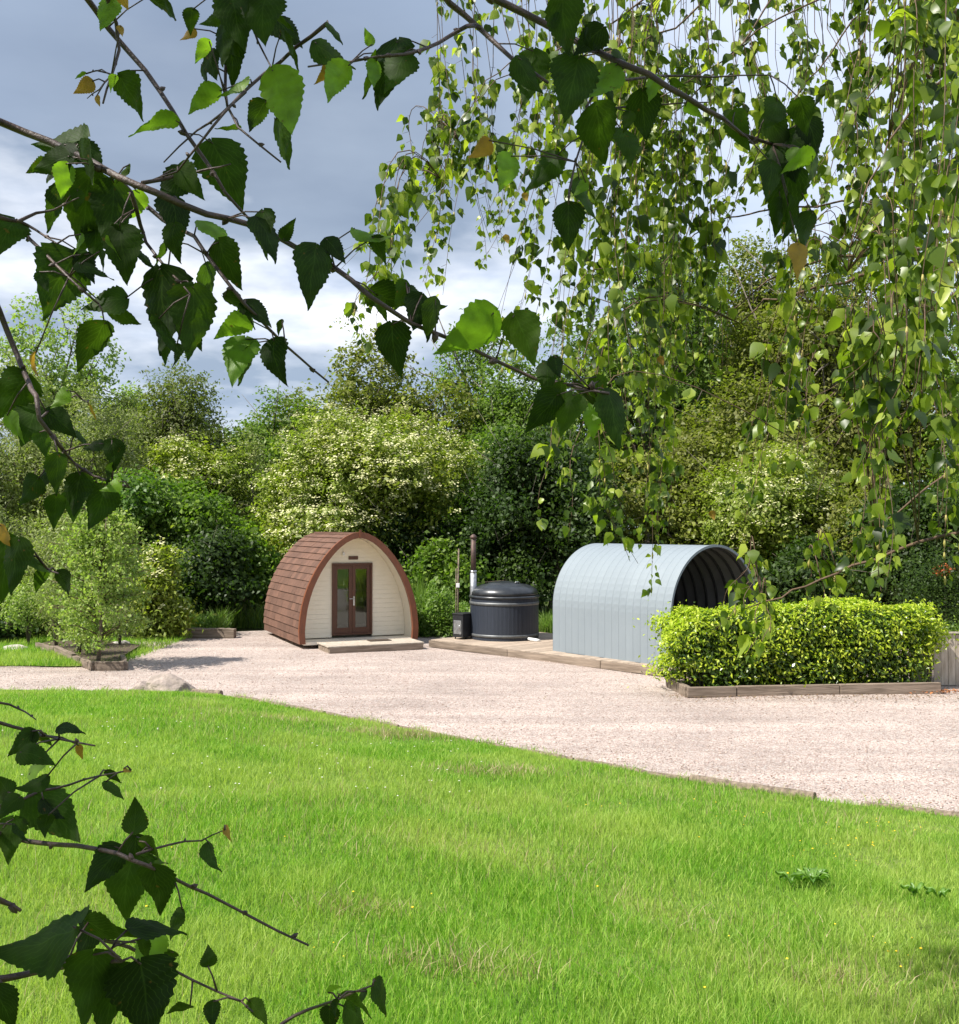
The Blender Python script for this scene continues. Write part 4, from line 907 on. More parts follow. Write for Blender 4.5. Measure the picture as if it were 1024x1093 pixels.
def sapling():
    rng = np.random.default_rng(60); b0 = at(106, 700, 21.95); t = thing('young_birch', 'young birch with slim pale stem in the corner of the left bed', 'tree', (b0.x, 21.95, 0))
    mb = MB(); top = Vector((.15, 0, 3.35)); pts = [Vector((-.02, 0, .1)), Vector((.03, 0, .9)), Vector((.0, 0, 1.7)), Vector((.08, 0, 2.5)), top]; mb.tube(pts, [.048, .038, .03, .02, .008], 8); mb.build('trunk', M['log'], t)
    mb = MB(); P = []
    for k in range(95):
        z = .45 + 2.75 * rng.random() ** .95; a = rng.random() * 6.28; ln = (1.15 * (1 - ((z - 1.4) / 2.3) ** 2)) * (.6 + .5 * rng.random()); ln = max(ln, .2)
        s = Vector((.02, 0, z)); e = s + Vector((math.cos(a) * ln, math.sin(a) * ln, .35 * ln + .1 * rng.normal())); m = s.lerp(e, .5) + Vector((0, 0, .10)); dn = e + Vector((math.cos(a) * .12, math.sin(a) * .12, -.18))
        mb.tube([s, m, e, dn], [.014, .009, .005, .002], 4)
        for j in range(95):
            f = .25 + .75 * rng.random(); q = (s.lerp(m, f * 2) if f < .5 else m.lerp(e, f * 2 - 1)); P.append(np.array(q) + rng.normal(size=3) * .10 + np.array([0, 0, -.05]))
    mb.build('limbs', M['twig_light'], t); P = np.array(P)
    leaf_quads('crown', P, unit(rng.normal(size=P.shape) + np.array([0, -.2, .4])), .055 + .045 * rng.random(len(P)), KIND['poplar']['mat'], rng, t, .75, droop=1.5)
sapling()
# weeds on the lawn
def dock(px, py, label, k, sz, seed):
    rng = np.random.default_rng(seed); p = ghit(px, py); t = thing('dock_plant', label, 'weed', p)
    V, FQ = [], []
    for i in range(k):
        a = rng.random() * 6.28; ln = sz * (.6 + .6 * rng.random()); wd = ln * .20; d = np.array([math.cos(a), math.sin(a), 0]); s = np.array([-d[1], d[0], 0]); st = ln * .35
        tilt = .6 + .8 * rng.random(); base = len(V); rows = 7
        for r_ in range(rows):
            f = r_ / (rows - 1); q = d * (st * .3 + ln * f * math.cos(tilt * (1 - f * .8))) + np.array([0, 0, .03 + st * .5 + ln * (f * math.sin(tilt) - .45 * f * f)]); ww = wd * math.sin(math.pi * min(.98, .12 + .86 * f)) ** .7
            for u in (-1, 0, 1): V.append(q + s * ww * u + np.array([0, 0, .02 * abs(u) + .01 * math.sin(f * 9 + i)]))
        for r_ in range(rows - 1):
            for u in range(2): FQ.append((base + r_ * 3 + u, base + r_ * 3 + u + 1, base + (r_ + 1) * 3 + u + 1, base + (r_ + 1) * 3 + u))
    np_mesh('foliage', np.array(V), FQ, M['dockleaf'], t, smooth=True)
M['dockleaf'] = leafmat('dock leaf', [(.06, .14, .018), (.10, .20, .03), (.15, .26, .05)], trans=.25, rough=.4)
dock(866, 950, 'largest clump of broad dark dock leaves in the lawn', 26, .115, 1)
dock(978, 962, 'small dock plant right of the big dock clump', 7, .09, 2)
dock(845, 950, 'low dock rosette touching the big dock clump', 7, .11, 3)
dock(1002, 965, 'tiny dock rosette nearest the right edge', 5, .08, 4)

# ================================================================ NEAR BIRCHES
def leaves_detailed(name, items, mat, parent, rows=20, cols=(-1, -.5, 0, .5, 1), serr=.12):
    """items: (base, tip, roll, widthfactor, curl); builds veined toothed birch leaves"""
    sh_t = [0, .03, .07, .14, .24, .34, .46, .58, .70, .80, .88, .95, 1]; sh_w = [.04, .38, .66, .90, 1.0, .97, .84, .66, .47, .31, .19, .09, .0]
    V, FQ, UV = [], [], []
    cc = np.array(cols); nc = len(cc); camp = np.array([0, 0, CH])
    T = np.linspace(0, 1, rows + 1); base_w = np.interp(T, sh_t, sh_w)
    teeth = np.array([1.0 if (i % 3 == 0) else (1 - serr * (.9 if i % 3 == 1 else .35)) for i in range(rows + 1)]); teeth = teeth * (1 - .25 * serr * (np.arange(rows + 1) % 2)); bw = base_w * teeth
    off = 0
    quad = np.array([(r * nc + c, r * nc + c + 1, (r + 1) * nc + c + 1, (r + 1) * nc + c) for r in range(rows) for c in range(nc - 1)])
    for (B, Tp, roll, wf, curl) in items:
        B = np.array(B, float); Tp = np.array(Tp, float); a = Tp - B; Ln = np.linalg.norm(a) + 1e-9; a = a / Ln
        v = B - camp; v /= np.linalg.norm(v); s0 = np.cross(a, v); s0 /= np.linalg.norm(s0) + 1e-9; n0 = np.cross(s0, a)
        s = s0 * math.cos(roll) + n0 * math.sin(roll); n = -s0 * math.sin(roll) + n0 * math.cos(roll)
        hw = Ln * .39 * wf * bw
        U, TT = np.meshgrid(cc, T); HW = np.repeat(hw[:, None], nc, 1)
        fwd = -0.07 * Ln * np.abs(U) * (1 - TT)      # basal lobes sweep back a little
        bend = curl * Ln * (TT - TT ** 2) * 1.2 + .10 * Ln * np.abs(U) * base_w[:, None] * (.6 + curl) + .018 * Ln * np.sin(TT * 15 + U * 3)
        tw_ = math.sin(Ln * 997 + roll * 31) * .55 * (TT - .3); cu = U * HW * np.cos(tw_); bend = bend + U * HW * np.sin(tw_); sway = .05 * Ln * math.sin(Ln * 1777) * np.sin(TT * 3.1)
        P = B + (TT * Ln + fwd * 0.6)[..., None] * a + (cu + sway)[..., None] * s + bend[..., None] * n
        V.append(P.reshape(-1, 3)); UV.append(np.stack([U, TT], -1).reshape(-1, 2)); FQ.append(quad + off); off += P.shape[0] * P.shape[1]
    return np_mesh(name, np.concatenate(V), np.concatenate(FQ), mat, parent, uv=np.concatenate(UV), smooth=True)
M['near_leaf'] = leafmat('birch leaf near', [(.010, .021, .004), (.017, .034, .005), (.026, .050, .007), (.060, .098, .012)], trans=.5, rough=.55, spec=.16, tcol=(2.3, 2.6, .5), vein=True)  # leaf green lowered, so the shade on the near leaves sits in the colour
M['bright_leaf'] = leafmat('birch leaf backlit', [(.11, .20, .02), (.16, .26, .03)], trans=.5, rough=.45, tcol=(1.5, 1.7, .5), vein=True)  # brighter leaf colour standing in for sun shining through the blade
M['brown_leaf'] = leafmat('birch leaf turning', [(.25, .13, .03), (.32, .20, .03), (.20, .09, .03)], trans=.45, rough=.5, tcol=(1.6, 1.5, .7), vein=True)
M['hang_leaf'] = leafmat('weeping birch leaf', [(.022, .042, .008), (.075, .12, .014), (.17, .23, .026), (.34, .38, .06)], trans=.5, rough=.38, spec=.45, tcol=(1.7, 1.9, .6))
M['catkin'] = leafmat('catkin', [(.35, .32, .08), (.45, .38, .12)], trans=.2, tcol=(1, 1, .8))
BR = {
 'A': (1.30, .0042, [(85, -12), (115, 30), (155, 75), (185, 118), (215, 165), (240, 205), (272, 240)]),
 'B': (1.20, .0050, [(-12, 126), (0, 130), (55, 152), (95, 172), (125, 188), (165, 205), (220, 228), (265, 238), (300, 255), (340, 275), (375, 297), (395, 318), (440, 345), (490, 366), (570, 403), (612, 412), (650, 420)]),
 'C': (1.22, .0032, [(125, 188), (140, 205), (175, 235), (207, 252), (234, 291), (262, 325), (289, 353), (320, 383), (351, 408)]),
 'C2': (1.16, .0028, [(140, 205), (150, 240), (156, 258), (180, 288), (203, 314)]),
 'D': (1.15, .0032, [(-12, 228), (0, 230), (20, 240), (45, 268), (74, 297), (105, 324)]),
 'D2': (1.13, .0026, [(0, 232), (20, 236), (38, 245), (61, 260)]),
 'D3': (1.14, .0022, [(20, 236), (38, 227), (58, 223), (84, 211)]),
 'E': (1.10, .0036, [(-14, 300), (0, 330), (18, 380), (30, 408), (38, 423), (43, 447), (69, 482), (78, 494), (100, 508), (138, 520)]),
 'E2': (1.08, .0015, [(45, 445), (62, 428), (82, 422), (94, 430)]),
 'F': (1.25, .0030, [(112, -12), (124, 25), (127, 53), (119, 81), (110, 110)]),
 'F2': (1.25, .0013, [(120, 80), (105, 95), (93, 105)]),
 'F3': (1.25, .0013, [(120, 80), (108, 74), (92, 79)]),
 'G': (1.22, .0026, [(349, 25), (316, 51), (283, 79), (255, 102), (240, 119), (215, 150), (190, 182), (152, 196)]),
 'G2': (1.24, .0022, [(262, 98), (236, 122), (211, 140), (175, 173)]),
 'H': (1.20, .0026, [(152, 195), (190, 188), (223, 180), (246, 175)]),
 'I': (1.26, .0028, [(242, -12), (241, 40), (241, 76), (243, 114), (254, 135), (300, 173)]),
 'I2': (1.24, .0020, [(262, -10), (270, 30), (283, 60), (300, 85)]),
 'J': (1.28, .0032, [(512, 29), (500, 28), (479, 38), (458, 52), (433, 58), (402, 60), (377, 65), (329, 71)]),
 'K': (1.30, .0052, [(470, -12), (480, 3), (512, 29), (549, 64), (585, 88)]),
 'L': (1.34, .0058, [(512, -12), (530, 0), (581, 24), (639, 56), (693, 80), (735, 106), (772, 127), (793, 143), (825, 154)]),
 'L2': (1.34, .0022, [(645, 88), (703, 80), (760, 82), (822, 80)]),
 'L3': (1.33, .0024, [(668, 70), (640, 90), (626, 114), (623, 143), (607, 202), (607, 218)]),
 'L4': (1.33, .0020, [(626, 114), (660, 115), (708, 111), (756, 109)]),
 'M': (1.02, .0030, [(-12, 886), (0, 890), (30, 899), (82, 902), (125, 912), (159, 925), (185, 938), (223, 955), (297, 994), (329, 1009)]),
 'M2': (1.02, .0015, [(146, 912), (180, 901), (215, 897), (240, 886)]),
 'N': (1.05, .0024, [(-12, 769), (0, 772), (34, 781), (64, 789), (101, 796)]),
 'N2': (1.05, .0016, [(-12, 748), (10, 752), (28, 760), (38, 768)]),
 'O': (1.04, .0018, [(-10, 868), (43, 845), (73, 837), (107, 828), (140, 822)]),
 'P': (0.78, .0036, [(-14, 1047), (0, 1045), (47, 1036), (95, 1028), (130, 1026)]),
 'P2': (0.90, .0040, [(-14, 955), (0, 961), (22, 972)]),
 'Q': (0.95, .0018, [(112, 1004), (137, 1011), (206, 1047), (258, 1069), (270, 1080)]),
 'R': (0.95, .0022, [(285, 1105), (301, 1093), (331, 1077), (361, 1067), (398, 1052)]),
 'S': (0.98, .0022, [(-12, 560), (4, 572), (18, 592), (40, 604), (62, 612)]),
}
# (branch, base px, tip px, apparent width, kind)  kind d=darkened as shaded  b=brightened as backlit  y=turning
LV = [('A',125,80,153,130,.75,'d'),('A',190,128,137,146,.5,'b'),('B',94,147,33,154,.8,'d'),('B',74,166,34,184,.9,'d'),('B',64,196,50,249,.55,'d'),('B',96,182,88,272,1,'d'),
('B',122,192,114,268,1,'d'),('B',150,204,122,240,.7,'b'),('G',190,178,219,214,.9,'d'),('B',182,208,190,264,.9,'d'),('A',226,150,259,226,.95,'d'),('I',208,30,192,43,.8,'y'),
('I',224,43,208,68,.85,'b'),('I',236,16,212,26,.9,'d'),('I',238,24,238,72,.6,'d'),('I',222,54,232,86,.8,'d'),('G',266,84,232,104,.35,'b'),('G',236,96,201,122,.75,'b'),('I',257,136,229,137,.35,'d'),
('A',117,-4,107,33,.8,'b'),('A',155,-4,188,22,.4,'d'),('F2',99,86,78,100,1,'y'),('F2',103,102,107,114,.8,'y'),('F',129,27,131,39,.8,'y'),('F',128,-6,137,11,1,'y'),('F3',92,78,80,84,.5,'b'),
('F',124,80,118,99,.7,'b'),('I',248,-5,262,56,.9,'d'),('I',245,36,249,95,.8,'d'),('I2',284,-6,284,50,1.1,'d'),('I2',268,-10,262,22,.9,'d'),('I2',290,72,312,144,.95,'b'),('I2',284,108,266,141,.85,'d'),
('I2',294,126,309,181,.5,'d'),('I2',299,34,319,76,.22,'d'),('J',335,44,380,74,.7,'d'),('J',373,68,350,110,.9,'b'),('J',358,66,335,90,.8,'y'),('J',401,54,387,106,.3,'d'),('J',424,42,403,118,.75,'d'),('J',432,55,410,100,.9,'d'),
('J',398,48,389,29,.9,'b'),('G',350,24,366,48,.35,'d'),('B',281,224,286,278,.7,'d'),('B',302,256,316,232,.9,'d'),('D',16,234,-4,276,1,'d'),('D',82,272,46,343,.9,'d'),('D',84,280,122,299,.4,'d'),
('C2',136,318,86,331,.85,'d'),('D',112,328,151,346,.7,'d'),('D',113,344,82,397,.75,'d'),('B',102,238,100,279,1,'d'),('C2',127,240,136,305,.9,'d'),('C2',170,284,171,380,.75,'d'),('C2',207,304,200,386,.95,'d'),
('C',221,281,211,341,.4,'d'),('C',233,256,259,310,.85,'d'),('C2',186,238,194,282,.8,'d'),('C',212,236,248,268,.5,'b'),('B',274,232,294,282,.7,'d'),('B',338,262,329,332,.9,'d'),('B',348,254,369,282,.9,'d'),('B',377,243,421,252,.32,'b'),
('C',262,320,290,350,.8,'d'),('C',268,340,228,362,.9,'b'),('C',262,360,248,414,.95,'b'),('C',272,364,254,412,.3,'d'),('C',301,341,297,359,.6,'d'),('C',292,362,308,413,.9,'d'),('C',283,372,300,390,.6,'b'),('D',38,376,41,402,.25,'y'),
('E',30,400,-2,448,1,'d'),('E',40,434,22,478,1.1,'d'),('E',48,438,82,468,1,'d'),('E',42,460,50,492,.9,'d'),('E2',72,416,54,436,.8,'b'),('E',80,460,95,486,.3,'d'),('E',67,486,44,510,.45,'d'),('E',41,510,20,541,.85,'d'),
('E',62,484,60,528,.8,'d'),('E',60,528,57,566,.95,'d'),('E',86,505,79,553,1,'d'),('E',113,518,94,566,1,'d'),('E',129,514,106,524,.9,'b'),('S',28,588,54,612,.5,'d'),('S',50,607,38,633,.8,'d'),('S',60,610,73,638,.7,'d'),
('S',6,570,2,644,.9,'d'),('S',20,574,12,636,.7,'d'),('S',0,560,14,585,.7,'y'),('E2',94,430,103,448,.2,'y'),('B',394,313,449,328,.75,'d'),('B',418,344,429,404,1.1,'d'),('B',434,300,420,332,.8,'d'),('B',446,342,478,326,.6,'d'),
('B',530,332,462,378,.9,'b'),('B',548,334,571,392,1,'d'),('B',586,386,585,428,.9,'d'),('B',596,420,560,462,.85,'d'),('B',612,420,598,468,.9,'d'),('B',612,408,654,440,.3,'d'),('B',650,416,661,482,.7,'d'),('B',640,428,634,470,.9,'b'),
('L',600,-8,608,60,.95,'d'),('K',570,52,560,114,.95,'d'),('L',618,60,602,132,1.05,'d'),('L',686,95,691,151,1.05,'d'),('L3',637,110,646,176,.9,'d'),('L4',664,138,673,178,.8,'d'),('L3',546,165,532,206,.85,'b'),('L3',596,164,560,206,.8,'d'),
('L3',607,216,607,268,1.05,'d'),('L3',523,149,499,169,.9,'y'),('L3',626,194,611,210,.8,'b'),('L',593,14,606,37,.8,'b'),('L',784,118,801,162,.9,'d'),('L',818,120,846,162,1,'d'),('L',860,126,871,172,.9,'d'),('L',846,176,827,254,1,'d'),
('L',824,172,817,218,.8,'d'),('L',868,226,862,272,.7,'d'),('L',852,260,850,300,.7,'y'),('L',838,140,850,196,1,'d'),('L3',618,190,640,240,.4,'d'),('K',552,60,580,100,.8,'d'),
('N',20,803,60,818,.9,'d'),('N',30,828,56,810,.6,'b'),('N',38,780,8,808,.9,'d'),('N',62,776,92,784,.6,'d'),('N',40,784,56,796,.7,'d'),('N',84,795,89,811,.8,'y'),('O',34,846,86,900,1.05,'d'),('O',22,850,-4,878,.9,'d'),
('M',15,872,9,924,1,'d'),('M',142,890,144,850,1.15,'d'),('M',130,904,90,953,.95,'d'),('M',142,914,136,984,1,'d'),('M',162,924,171,978,.9,'d'),('M2',150,909,180,922,.5,'d'),('M2',223,899,237,931,.6,'d'),('M2',240,882,247,899,.6,'y'),
('O',114,822,130,836,.6,'d'),('O',112,834,132,854,.6,'d'),('O',132,820,142,824,.6,'y'),('P',82,988,-14,1018,.7,'d'),('P',92,984,152,1000,.6,'d'),('P',136,990,200,998,.45,'d'),('P',100,1016,88,1100,1.1,'d'),('P',128,1030,106,1118,.9,'d'),('P',150,1026,160,1116,1.2,'d'),
('P',152,1000,158,1030,.6,'d'),('Q',186,1016,170,1026,.8,'d'),('Q',222,1032,222,1008,1.2,'d'),('P',-6,1052,16,1098,.9,'d'),('Q',228,1068,228,1100,1,'d'),('Q',266,1068,286,1096,.8,'d'),('Q',204,1074,178,1082,.5,'d'),
('R',364,1062,397,1088,.4,'d'),('R',400,1046,412,1086,.6,'d'),('R',352,1074,352,1104,1,'d'),('R',368,1074,390,1100,.8,'d'),('R',350,1060,366,1054,.5,'b'),('N',52,828,14,842,.7,'d'),('O',10,850,-10,826,.9,'d')]
def near_birch():
    rng = np.random.default_rng(123); TB = Vector((-2.3, -1.3, float(lawn_z(-2.3, -1.3))))
    t = thing('birch_tree', 'near birch whose dark toothed leaves and black twigs frame the left and top', 'tree', TB)
    tr = MB(); tp = [Vector((0, 0, -.1)), Vector((.05, .05, 1.2)), Vector((.0, .15, 2.6)), Vector((.12, .2, 4.2)), Vector((.25, .4, 6.4))]; tr.tube(tp, [.15, .12, .10, .07, .02], 14); tr.build('trunk', M['birch_bark'], t)
    # overhead crown (above and behind the camera) that shades the near twigs
    n = 12000; nl = 80
    LCn = rng.uniform(-1, 1, size=(nl, 3)) * np.array([1.75, 1.35, .75]) + np.array([.75, 1.1, 4.5])
    idx = rng.integers(0, nl, n); P = LCn[idx] + rng.normal(size=(n, 3)) * np.array([.26, .26, .18])
    wy = P[:, 1] + TB.y; wz = P[:, 2] + TB.z; ok = ~((wy > 0.1) & (wz < CH + 0.60 * wy + .35)); P = P[ok]
    leaf_quads('crown', P, unit(rng.normal(size=P.shape) + np.array([0, 0, .6])), .05 + .03 * rng.random(len(P)), M['near_leaf'], rng, t, .8, droop=.8)
    mb = MB()
    for q in LCn[:34]:
        q = Vector(q); j = tp[3] if q.z > 4.3 else tp[2].lerp(tp[3], .6)
        if (q.y + TB.y) > .1 and (q.z + TB.z) < CH + .6 * (q.y + TB.y) + .45: continue
        mb.tube([j, j.lerp(q, .5) + Vector((0, 0, .15)), q], [.03, .016, .004], 5)
    mb.build('limb', M['twig'], t)
    off = np.array(TB); paths = {}; groups = {}
    for k, (dep, r0, pl) in BR.items():
        pts = []
        for i in range(len(pl) - 1):
            for f in (0, .5): pts.append((pl[i][0] * (1 - f) + pl[i + 1][0] * f, pl[i][1] * (1 - f) + pl[i + 1][1] * f))
        pts.append(pl[-1]); m = len(pts); W = []
        for i, (a, b) in enumerate(pts):
            wob = .6 if 0 < i < m - 1 else 0
            W.append(at(a + rng.normal() * wob, b + rng.normal() * wob, dep + .05 * math.sin(i * .5)) - TB)
        paths[k] = (W, dep)
        rad = [r0 * (1 - .62 * i / (m - 1)) for i in range(m)]
        x0, y0 = pl[0]
        if x0 <= 0 or y0 <= 0 or y0 > 1093:      # goes on, out of the picture, to the trunk
            s = W[0]
            if y0 <= 0: e = tp[3] + Vector((.0, .0, -.3 + .1 * rng.normal())); mid = (s + e) / 2 + Vector((.1, .1, .55))
            elif y0 > 1093: e = tp[1]; mid = (s + e) / 2 + Vector((-.1, 0, -.35))
            else: e = tp[2] + Vector((0, 0, .15 * rng.normal() + (s.z - tp[2].z) * .4)); mid = (s + e) / 2 + Vector((-.15, 0, .05))
            W = [e, mid] + W; rad = [r0 * 3.2, r0 * 1.8] + rad
        mb = MB(); mb.tube(W, rad, 7)
        for i in range(3, len(W) - 1, 2):        # buds and spur knots
            if rng.random() < .55:
                d = Vector(rng.normal(size=3)).normalized() * r0 * 2.4; mb.tube([W[i], W[i] + d * .6, W[i] + d], [r0 * .9, r0 * .8, r0 * .15], 5)
        groups[k] = [mb, {'d': [], 'b': [], 'y': []}]
    extra = []
    for (xa, xb, ya, yb, cnt, lo, hi) in ((30, 250, 150, 290, 20, 28, 62), (200, 300, 0, 100, 9, 24, 55), (150, 260, 270, 370, 8, 28, 60), (80, 150, 240, 330, 5, 28, 50), (0, 130, 420, 530, 9, 26, 50), (0, 70, 770, 880, 7, 26, 60), (60, 200, 960, 1060, 8, 35, 75), (130, 175, 880, 940, 4, 30, 60),
                                          (560, 660, 0, 120, 10, 26, 62), (800, 875, 100, 220, 10, 26, 66), (390, 470, 300, 370, 6, 28, 58), (560, 660, 370, 440, 6, 28, 58), (280, 400, 235, 290, 5, 24, 46), (620, 760, 70, 120, 7, 22, 44), (330, 440, 30, 75, 4, 22, 40), (340, 400, 1045, 1075, 3, 22, 34)):
        for _ in range(int(cnt * .72)):
            x, y = rng.uniform(xa, xb), rng.uniform(ya, yb)
            k = min(BR, key=lambda q: min((px_ - x) ** 2 + (py_ - y) ** 2 for px_, py_ in BR[q][2])); l_ = rng.uniform(lo, hi); a = rng.normal() * .55
            l_ *= .85; extra.append((k, x, y, x + l_ * math.sin(a), y + l_ * math.cos(a), float(rng.choice([.35, .6, .8, .95])), 'b' if rng.random() < .2 else 'd'))
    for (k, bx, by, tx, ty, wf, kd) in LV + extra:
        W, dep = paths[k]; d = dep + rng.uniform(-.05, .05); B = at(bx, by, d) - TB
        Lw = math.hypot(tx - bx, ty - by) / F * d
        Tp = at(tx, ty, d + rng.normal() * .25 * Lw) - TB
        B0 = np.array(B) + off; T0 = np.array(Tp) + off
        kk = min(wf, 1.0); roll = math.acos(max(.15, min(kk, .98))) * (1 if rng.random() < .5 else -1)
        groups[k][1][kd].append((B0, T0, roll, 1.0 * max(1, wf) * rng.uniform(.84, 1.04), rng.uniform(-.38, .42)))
        # petiole to the nearest point of its twig
        near = min(W, key=lambda q: (q - B).length)
        md = (near + B) / 2 + Vector((0, 0, .003)); groups[k][0].tube([near, md, B + (Tp - B) * .04], [.0011, .0009, .0008], 5)
    for k, (mb, lv) in groups.items():
        bo = mb.build('branch', M['twig'], t)
        for kd, mname, nm in (('d', 'near_leaf', 'leaves'), ('b', 'bright_leaf', 'backlit_leaves'), ('y', 'brown_leaf', 'turning_leaves')):
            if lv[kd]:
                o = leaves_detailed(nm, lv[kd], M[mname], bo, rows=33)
                me = o.data; co = np.empty(len(me.vertices) * 3, np.float32); me.vertices.foreach_get('co', co); co = co.reshape(-1, 3) - off.astype(np.float32); me.vertices.foreach_set('co', co.ravel()); me.update()
near_birch()

def weeping_birch():
    rng = np.random.default_rng(321); TB = Vector((4.1, 4.9, float(lawn_z(4.1, 4.9)))); off = np.array(TB)
    t = thing('weeping_birch', 'weeping birch hanging long twigs of sunlit leaves and catkins over the right half', 'tree', TB)
    tp = [Vector((0, 0, -.1)), Vector((-.05, 0, 1.5)), Vector((-.1, -.05, 3.2)), Vector((-.2, -.1, 4.8)), Vector((-.35, 0, 6.6))]
    MB().tube(tp, [.17, .14, .11, .08, .02], 16).build('trunk', M['birch_bark'], t)
    limbs = []; lm = MB()
    def limb(ws, r0):
        ws = [Vector(q) - TB for q in ws]; limbs.append(ws); m = len(ws); lm.tube(ws, [r0 * (1 - .75 * i / (m - 1)) for i in range(m)], 7)
    # limbs arching over, above the frame
    for (z0, dx, dy, zt) in ((4.2, -4.3, -.9, 5.55), (4.6, -3.6, -.3, 5.9), (4.9, -4.9, .2, 6.2), (4.0, -2.6, -1.2, 5.3), (5.2, -3.4, .9, 6.6), (4.4, -1.6, -1.6, 5.3), (5.0, -4.1, -.5, 6.1)):
        s = Vector((4.0, 4.85, z0)); ws = []
        for i in range(11):
            f = i / 10; ws.append(s + Vector((dx * f, dy * f, (zt - z0) * math.sin(min(f * 1.25, 1) * math.pi / 2) - .5 * max(0, f - .75) * 3 * f)) + Vector(rng.normal(size=3)) * .03)
        limb(ws, .035)
    # limbs and long twigs seen within the frame (photo columns/rows, depth)
    vis = [(4.0, .010, [(1040, 280), (960, 287), (919, 297), (869, 308), (815, 324), (790, 345)]), (4.2, .009, [(1045, 255), (960, 268), (900, 275), (865, 282), (820, 300), (775, 335)]),
           (3.7, .005, [(1040, 300), (973, 345), (940, 375), (915, 399), (880, 430), (850, 470)]), (4.1, .005, [(960, 285), (930, 262), (905, 248), (880, 240), (850, 238)]),
           (4.3, .005, [(1040, 225), (900, 215), (811, 226), (778, 231), (740, 250), (705, 285), (690, 320)]), (4.0, .004, [(900, -10), (830, 20), (770, 65), (720, 95), (670, 125), (640, 150)]),
           (3.9, .004, [(760, -10), (720, 30), (660, 55), (600, 60), (550, 62), (520, 88), (490, 130), (470, 190)]), (4.0, .004, [(940, -10), (900, 40), (860, 90), (820, 150), (790, 200), (770, 260)]),
           (3.8, .004, [(1000, -10), (960, 60), (920, 110), (890, 170), (868, 240)]), (4.2, .004, [(700, -10), (640, 35), (600, 50), (560, 72), (530, 85), (510, 110), (490, 150)]),
           (3.6, .006, [(1050, 60), (990, 95), (950, 150), (920, 215), (905, 290)]), (4.1, .004, [(830, -10), (790, 50), (730, 110), (690, 150), (665, 210)]),
           (3.9, .004, [(1040, 360), (985, 370), (930, 420), (890, 480), (870, 540)]), (3.2, .006, [(1050, 560), (980, 580), (910, 605), (860, 625), (820, 640), (795, 650)]),
           (3.6, .005, [(1050, 480), (990, 520), (940, 560), (905, 580)])]
    vpaths = []
    for dep, r0, pl in vis:
        ws = []
        for i in range(len(pl) - 1):
            for f in (0, .33, .67): ws.append(at(pl[i][0] * (1 - f) + pl[i + 1][0] * f + rng.normal() * 1.2, pl[i][1] * (1 - f) + pl[i + 1][1] * f + rng.normal() * 1.2, dep + .06 * rng.normal() * .3))
        ws.append(at(*pl[-1], dep)); vpaths.append(ws); limb(ws, r0)
    lm.build('limb', M['twig_light'], t)
    allp = [q for l_ in limbs[:7] for q in l_]
    # hanging strands: x range, end row range, count, depth range
    zones = [(432, 500, 110, 230, 480, 8, 3.6, 4.4), (470, 560, -20, 230, 345, 15, 3.7, 5.2), (530, 625, -20, 230, 400, 22, 3.7, 5.2), (590, 700, -20, 330, 560, 32, 3.7, 5.4), (640, 745, 60, 420, 640, 22, 3.7, 5.2),
             (690, 800, -20, 200, 470, 34, 3.6, 5.4), (780, 900, -20, 180, 420, 34, 3.6, 5.4), (880, 1000, -20, 200, 470, 34, 3.2, 5.2), (950, 1050, 20, 320, 640, 26, 2.6, 3.8), (840, 960, 250, 420, 560, 16, 3.4, 4.6),
             (808, 875, 545, 610, 655, 5, 3.1, 3.4), (900, 1035, 330, 480, 650, 20, 2.4, 3.4), (612, 650, 420, 560, 655, 7, 3.6, 3.9), (398, 432, 250, 330, 470, 6, 3.7, 4.0)]
    tw = MB(); items = []; cats = []
    for (xa, xb, ytop, ya, yb, cnt, da, db) in zones:
        nb = max(2, int(cnt / (4.6 if ytop <= 0 else 3.3)))
        for bnd in range(nb):
            bx = xa + (xb - xa) * (bnd + rng.random()) / nb; bd = rng.uniform(da, db); sway = rng.normal() * 40 - 12; bye = rng.uniform(ya, yb); lean = rng.normal() * 16; ph = rng.random() * 6
            byt = ytop + rng.uniform(-30, 30) if ytop > 0 else (-20 if rng.random() < .6 else rng.uniform(0, 90))
            for q_ in range(int(rng.integers(2, 6))):
                d = bd + rng.normal() * .10; x = bx + rng.normal() * 11; yt = byt + abs(rng.normal()) * 25; ye = bye - abs(rng.normal()) * 45
                if ye - yt < 50: ye = yt + 60
                nseg = 11; ws = []; drift = rng.normal() * 9
                for i in range(nseg + 1):
                    f = i / nseg; ws.append(at(x + sway * f ** 1.6 + drift * f + lean * math.sin(f * 2.6) + 3.5 * math.sin(f * 9 + ph + q_), yt + (ye - yt) * f, d + .08 * math.sin(f * 4 + ph)))
                ws = [q - TB for q in ws]
                src = min(allp if ytop <= 0 else [q for l_ in limbs[7:] for q in l_] + allp, key=lambda q: (q - ws[0]).length)
                if (src - ws[0]).length < 1.9:
                    ct = Vector((ws[0].x, ws[0].y, max(src.z, ws[0].z) + .12 + .25 * (Vector((src.x - ws[0].x, src.y - ws[0].y, 0))).length)); full = [src * (1 - g) ** 2 + ct * 2 * g * (1 - g) + ws[0] * g * g for g in (0, .15, .3, .45, .6, .75, .88)] + ws
                else: full = ws
                m = len(full); tw.tube(full, [.0021 * (1 - .6 * i / (m - 1)) for i in range(m)], 4)
                fu = full[2:] if len(full) > len(ws) else full; nsg = len(fu) - 1; cum = [0]
                for i in range(nsg): cum.append(cum[-1] + (fu[i + 1] - fu[i]).length)
                ln = cum[-1]; g0_ = rng.random() * 6; nodes = int(ln / .036)
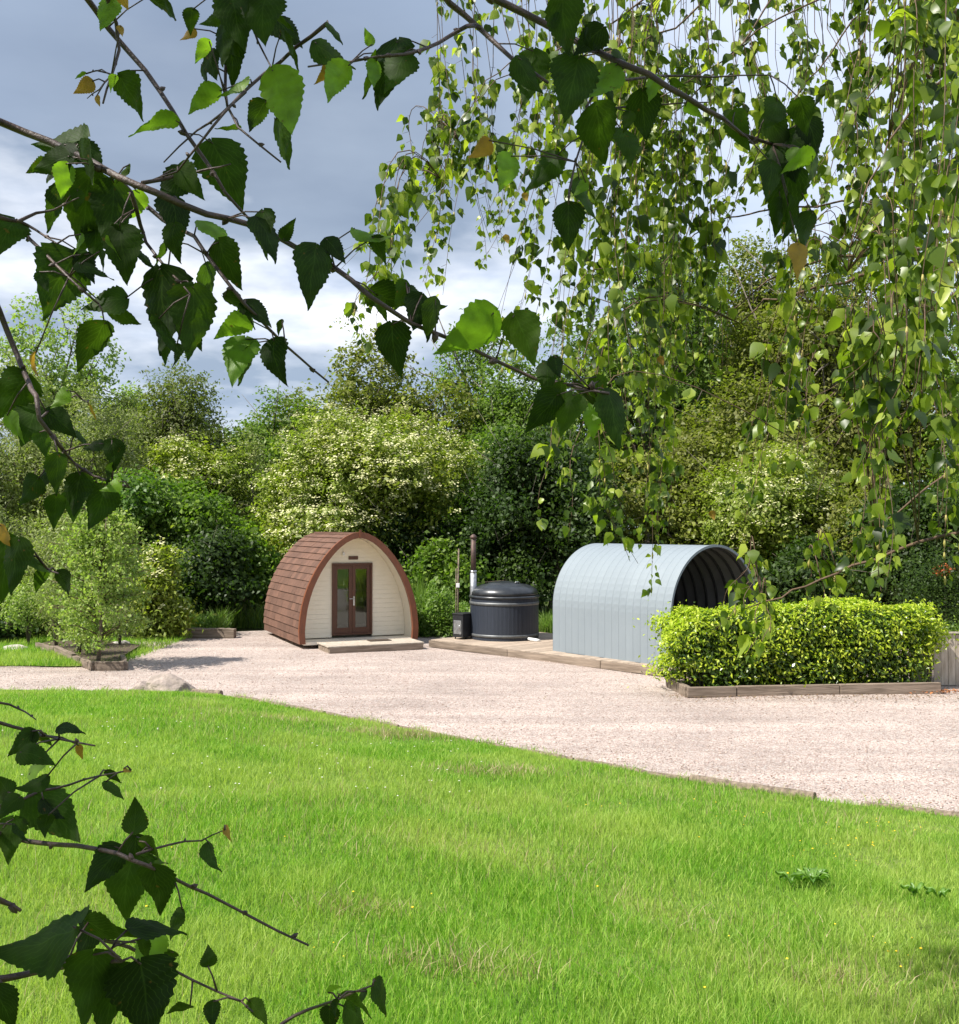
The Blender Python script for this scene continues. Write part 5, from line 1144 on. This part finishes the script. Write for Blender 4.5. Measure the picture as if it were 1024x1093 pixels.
                for j in range(nodes):
                    f = (j + rng.random() * .8) / nodes
                    if math.sin(f * 13 + g0_) < -.70 or (ytop <= 0 and bx > 520 and f < .45 and rng.random() < .5): continue
                    f = min(f, .999); k = max(i for i in range(nsg) if cum[i] <= f * ln); q = fu[k].lerp(fu[k + 1], (f * ln - cum[k]) / max(cum[k + 1] - cum[k], 1e-6)); a0 = rng.random() * 6.28
                    sp = rng.uniform(.005, .03); q2 = q + Vector((math.cos(a0) * sp, math.sin(a0) * sp, -sp * .4))
                    if sp > .014: tw.tube([q, q2], .0008, 3)
                    big = rng.random() < .3
                    for _l in range(int(rng.integers(1, 4))):
                        a = a0 + rng.normal() * .9; st = rng.uniform(.004, .016); B = q2 + Vector((math.cos(a) * st, math.sin(a) * st, -rng.uniform(.002, .012)))
                        L_ = rng.uniform(.024, .052) if not big else rng.uniform(.050, .080); L_ *= (.6 + .4 * min(1, (1 - f) * 4))
                        dirv = Vector((math.cos(a) * .45, math.sin(a) * .45, -1.0)) + Vector(rng.normal(size=3)) * .30; dirv.normalize()
                        items.append((np.array(B) + off, np.array(B + dirv * L_) + off, rng.uniform(-1.5, 1.5), rng.uniform(.8, 1.08), rng.uniform(-.5, .5)))
                    if rng.random() < .11: cats.append((q, rng.uniform(.02, .035)))
    print('WEEP', len(items))
    tw.build('twig', M['twig_light'], t)['kind'] = 'stuff'
    br = [i for i in items if False]
    o = leaves_detailed('leaves', items, M['hang_leaf'], t, rows=6, cols=(-1, 0, 1), serr=.0)
    me = o.data; co = np.empty(len(me.vertices) * 3, np.float32); me.vertices.foreach_get('co', co); co = co.reshape(-1, 3) - off.astype(np.float32); me.vertices.foreach_set('co', co.ravel()); me.update(); o['kind'] = 'stuff'
    cm = MB()
    for q, l_ in cats: cm.tube([q, q + Vector((0, 0, -l_ * .5)), q + Vector((0, 0, -l_))], [.002, .0045, .0025], 5)
    cm.build('catkins', M['catkin'], t)['kind'] = 'stuff'
    rng3 = np.random.default_rng(5); it = []
    for (a, b) in ((858, 434), (705, 380), (760, 545), (540, 250), (560, 205), (845, 262)):
        p = np.array(at(a, b, 3.7)); it.append((p, p + np.array([.01, 0, -.035]), .4, 1, .4))
    o = leaves_detailed('turning_leaves', it, M['brown_leaf'], t, rows=8, cols=(-1, 0, 1), serr=0)
    me = o.data; co = np.empty(len(me.vertices) * 3, np.float32); me.vertices.foreach_get('co', co); co = co.reshape(-1, 3) - off.astype(np.float32); me.vertices.foreach_set('co', co.ravel()); me.update()
weeping_birch()
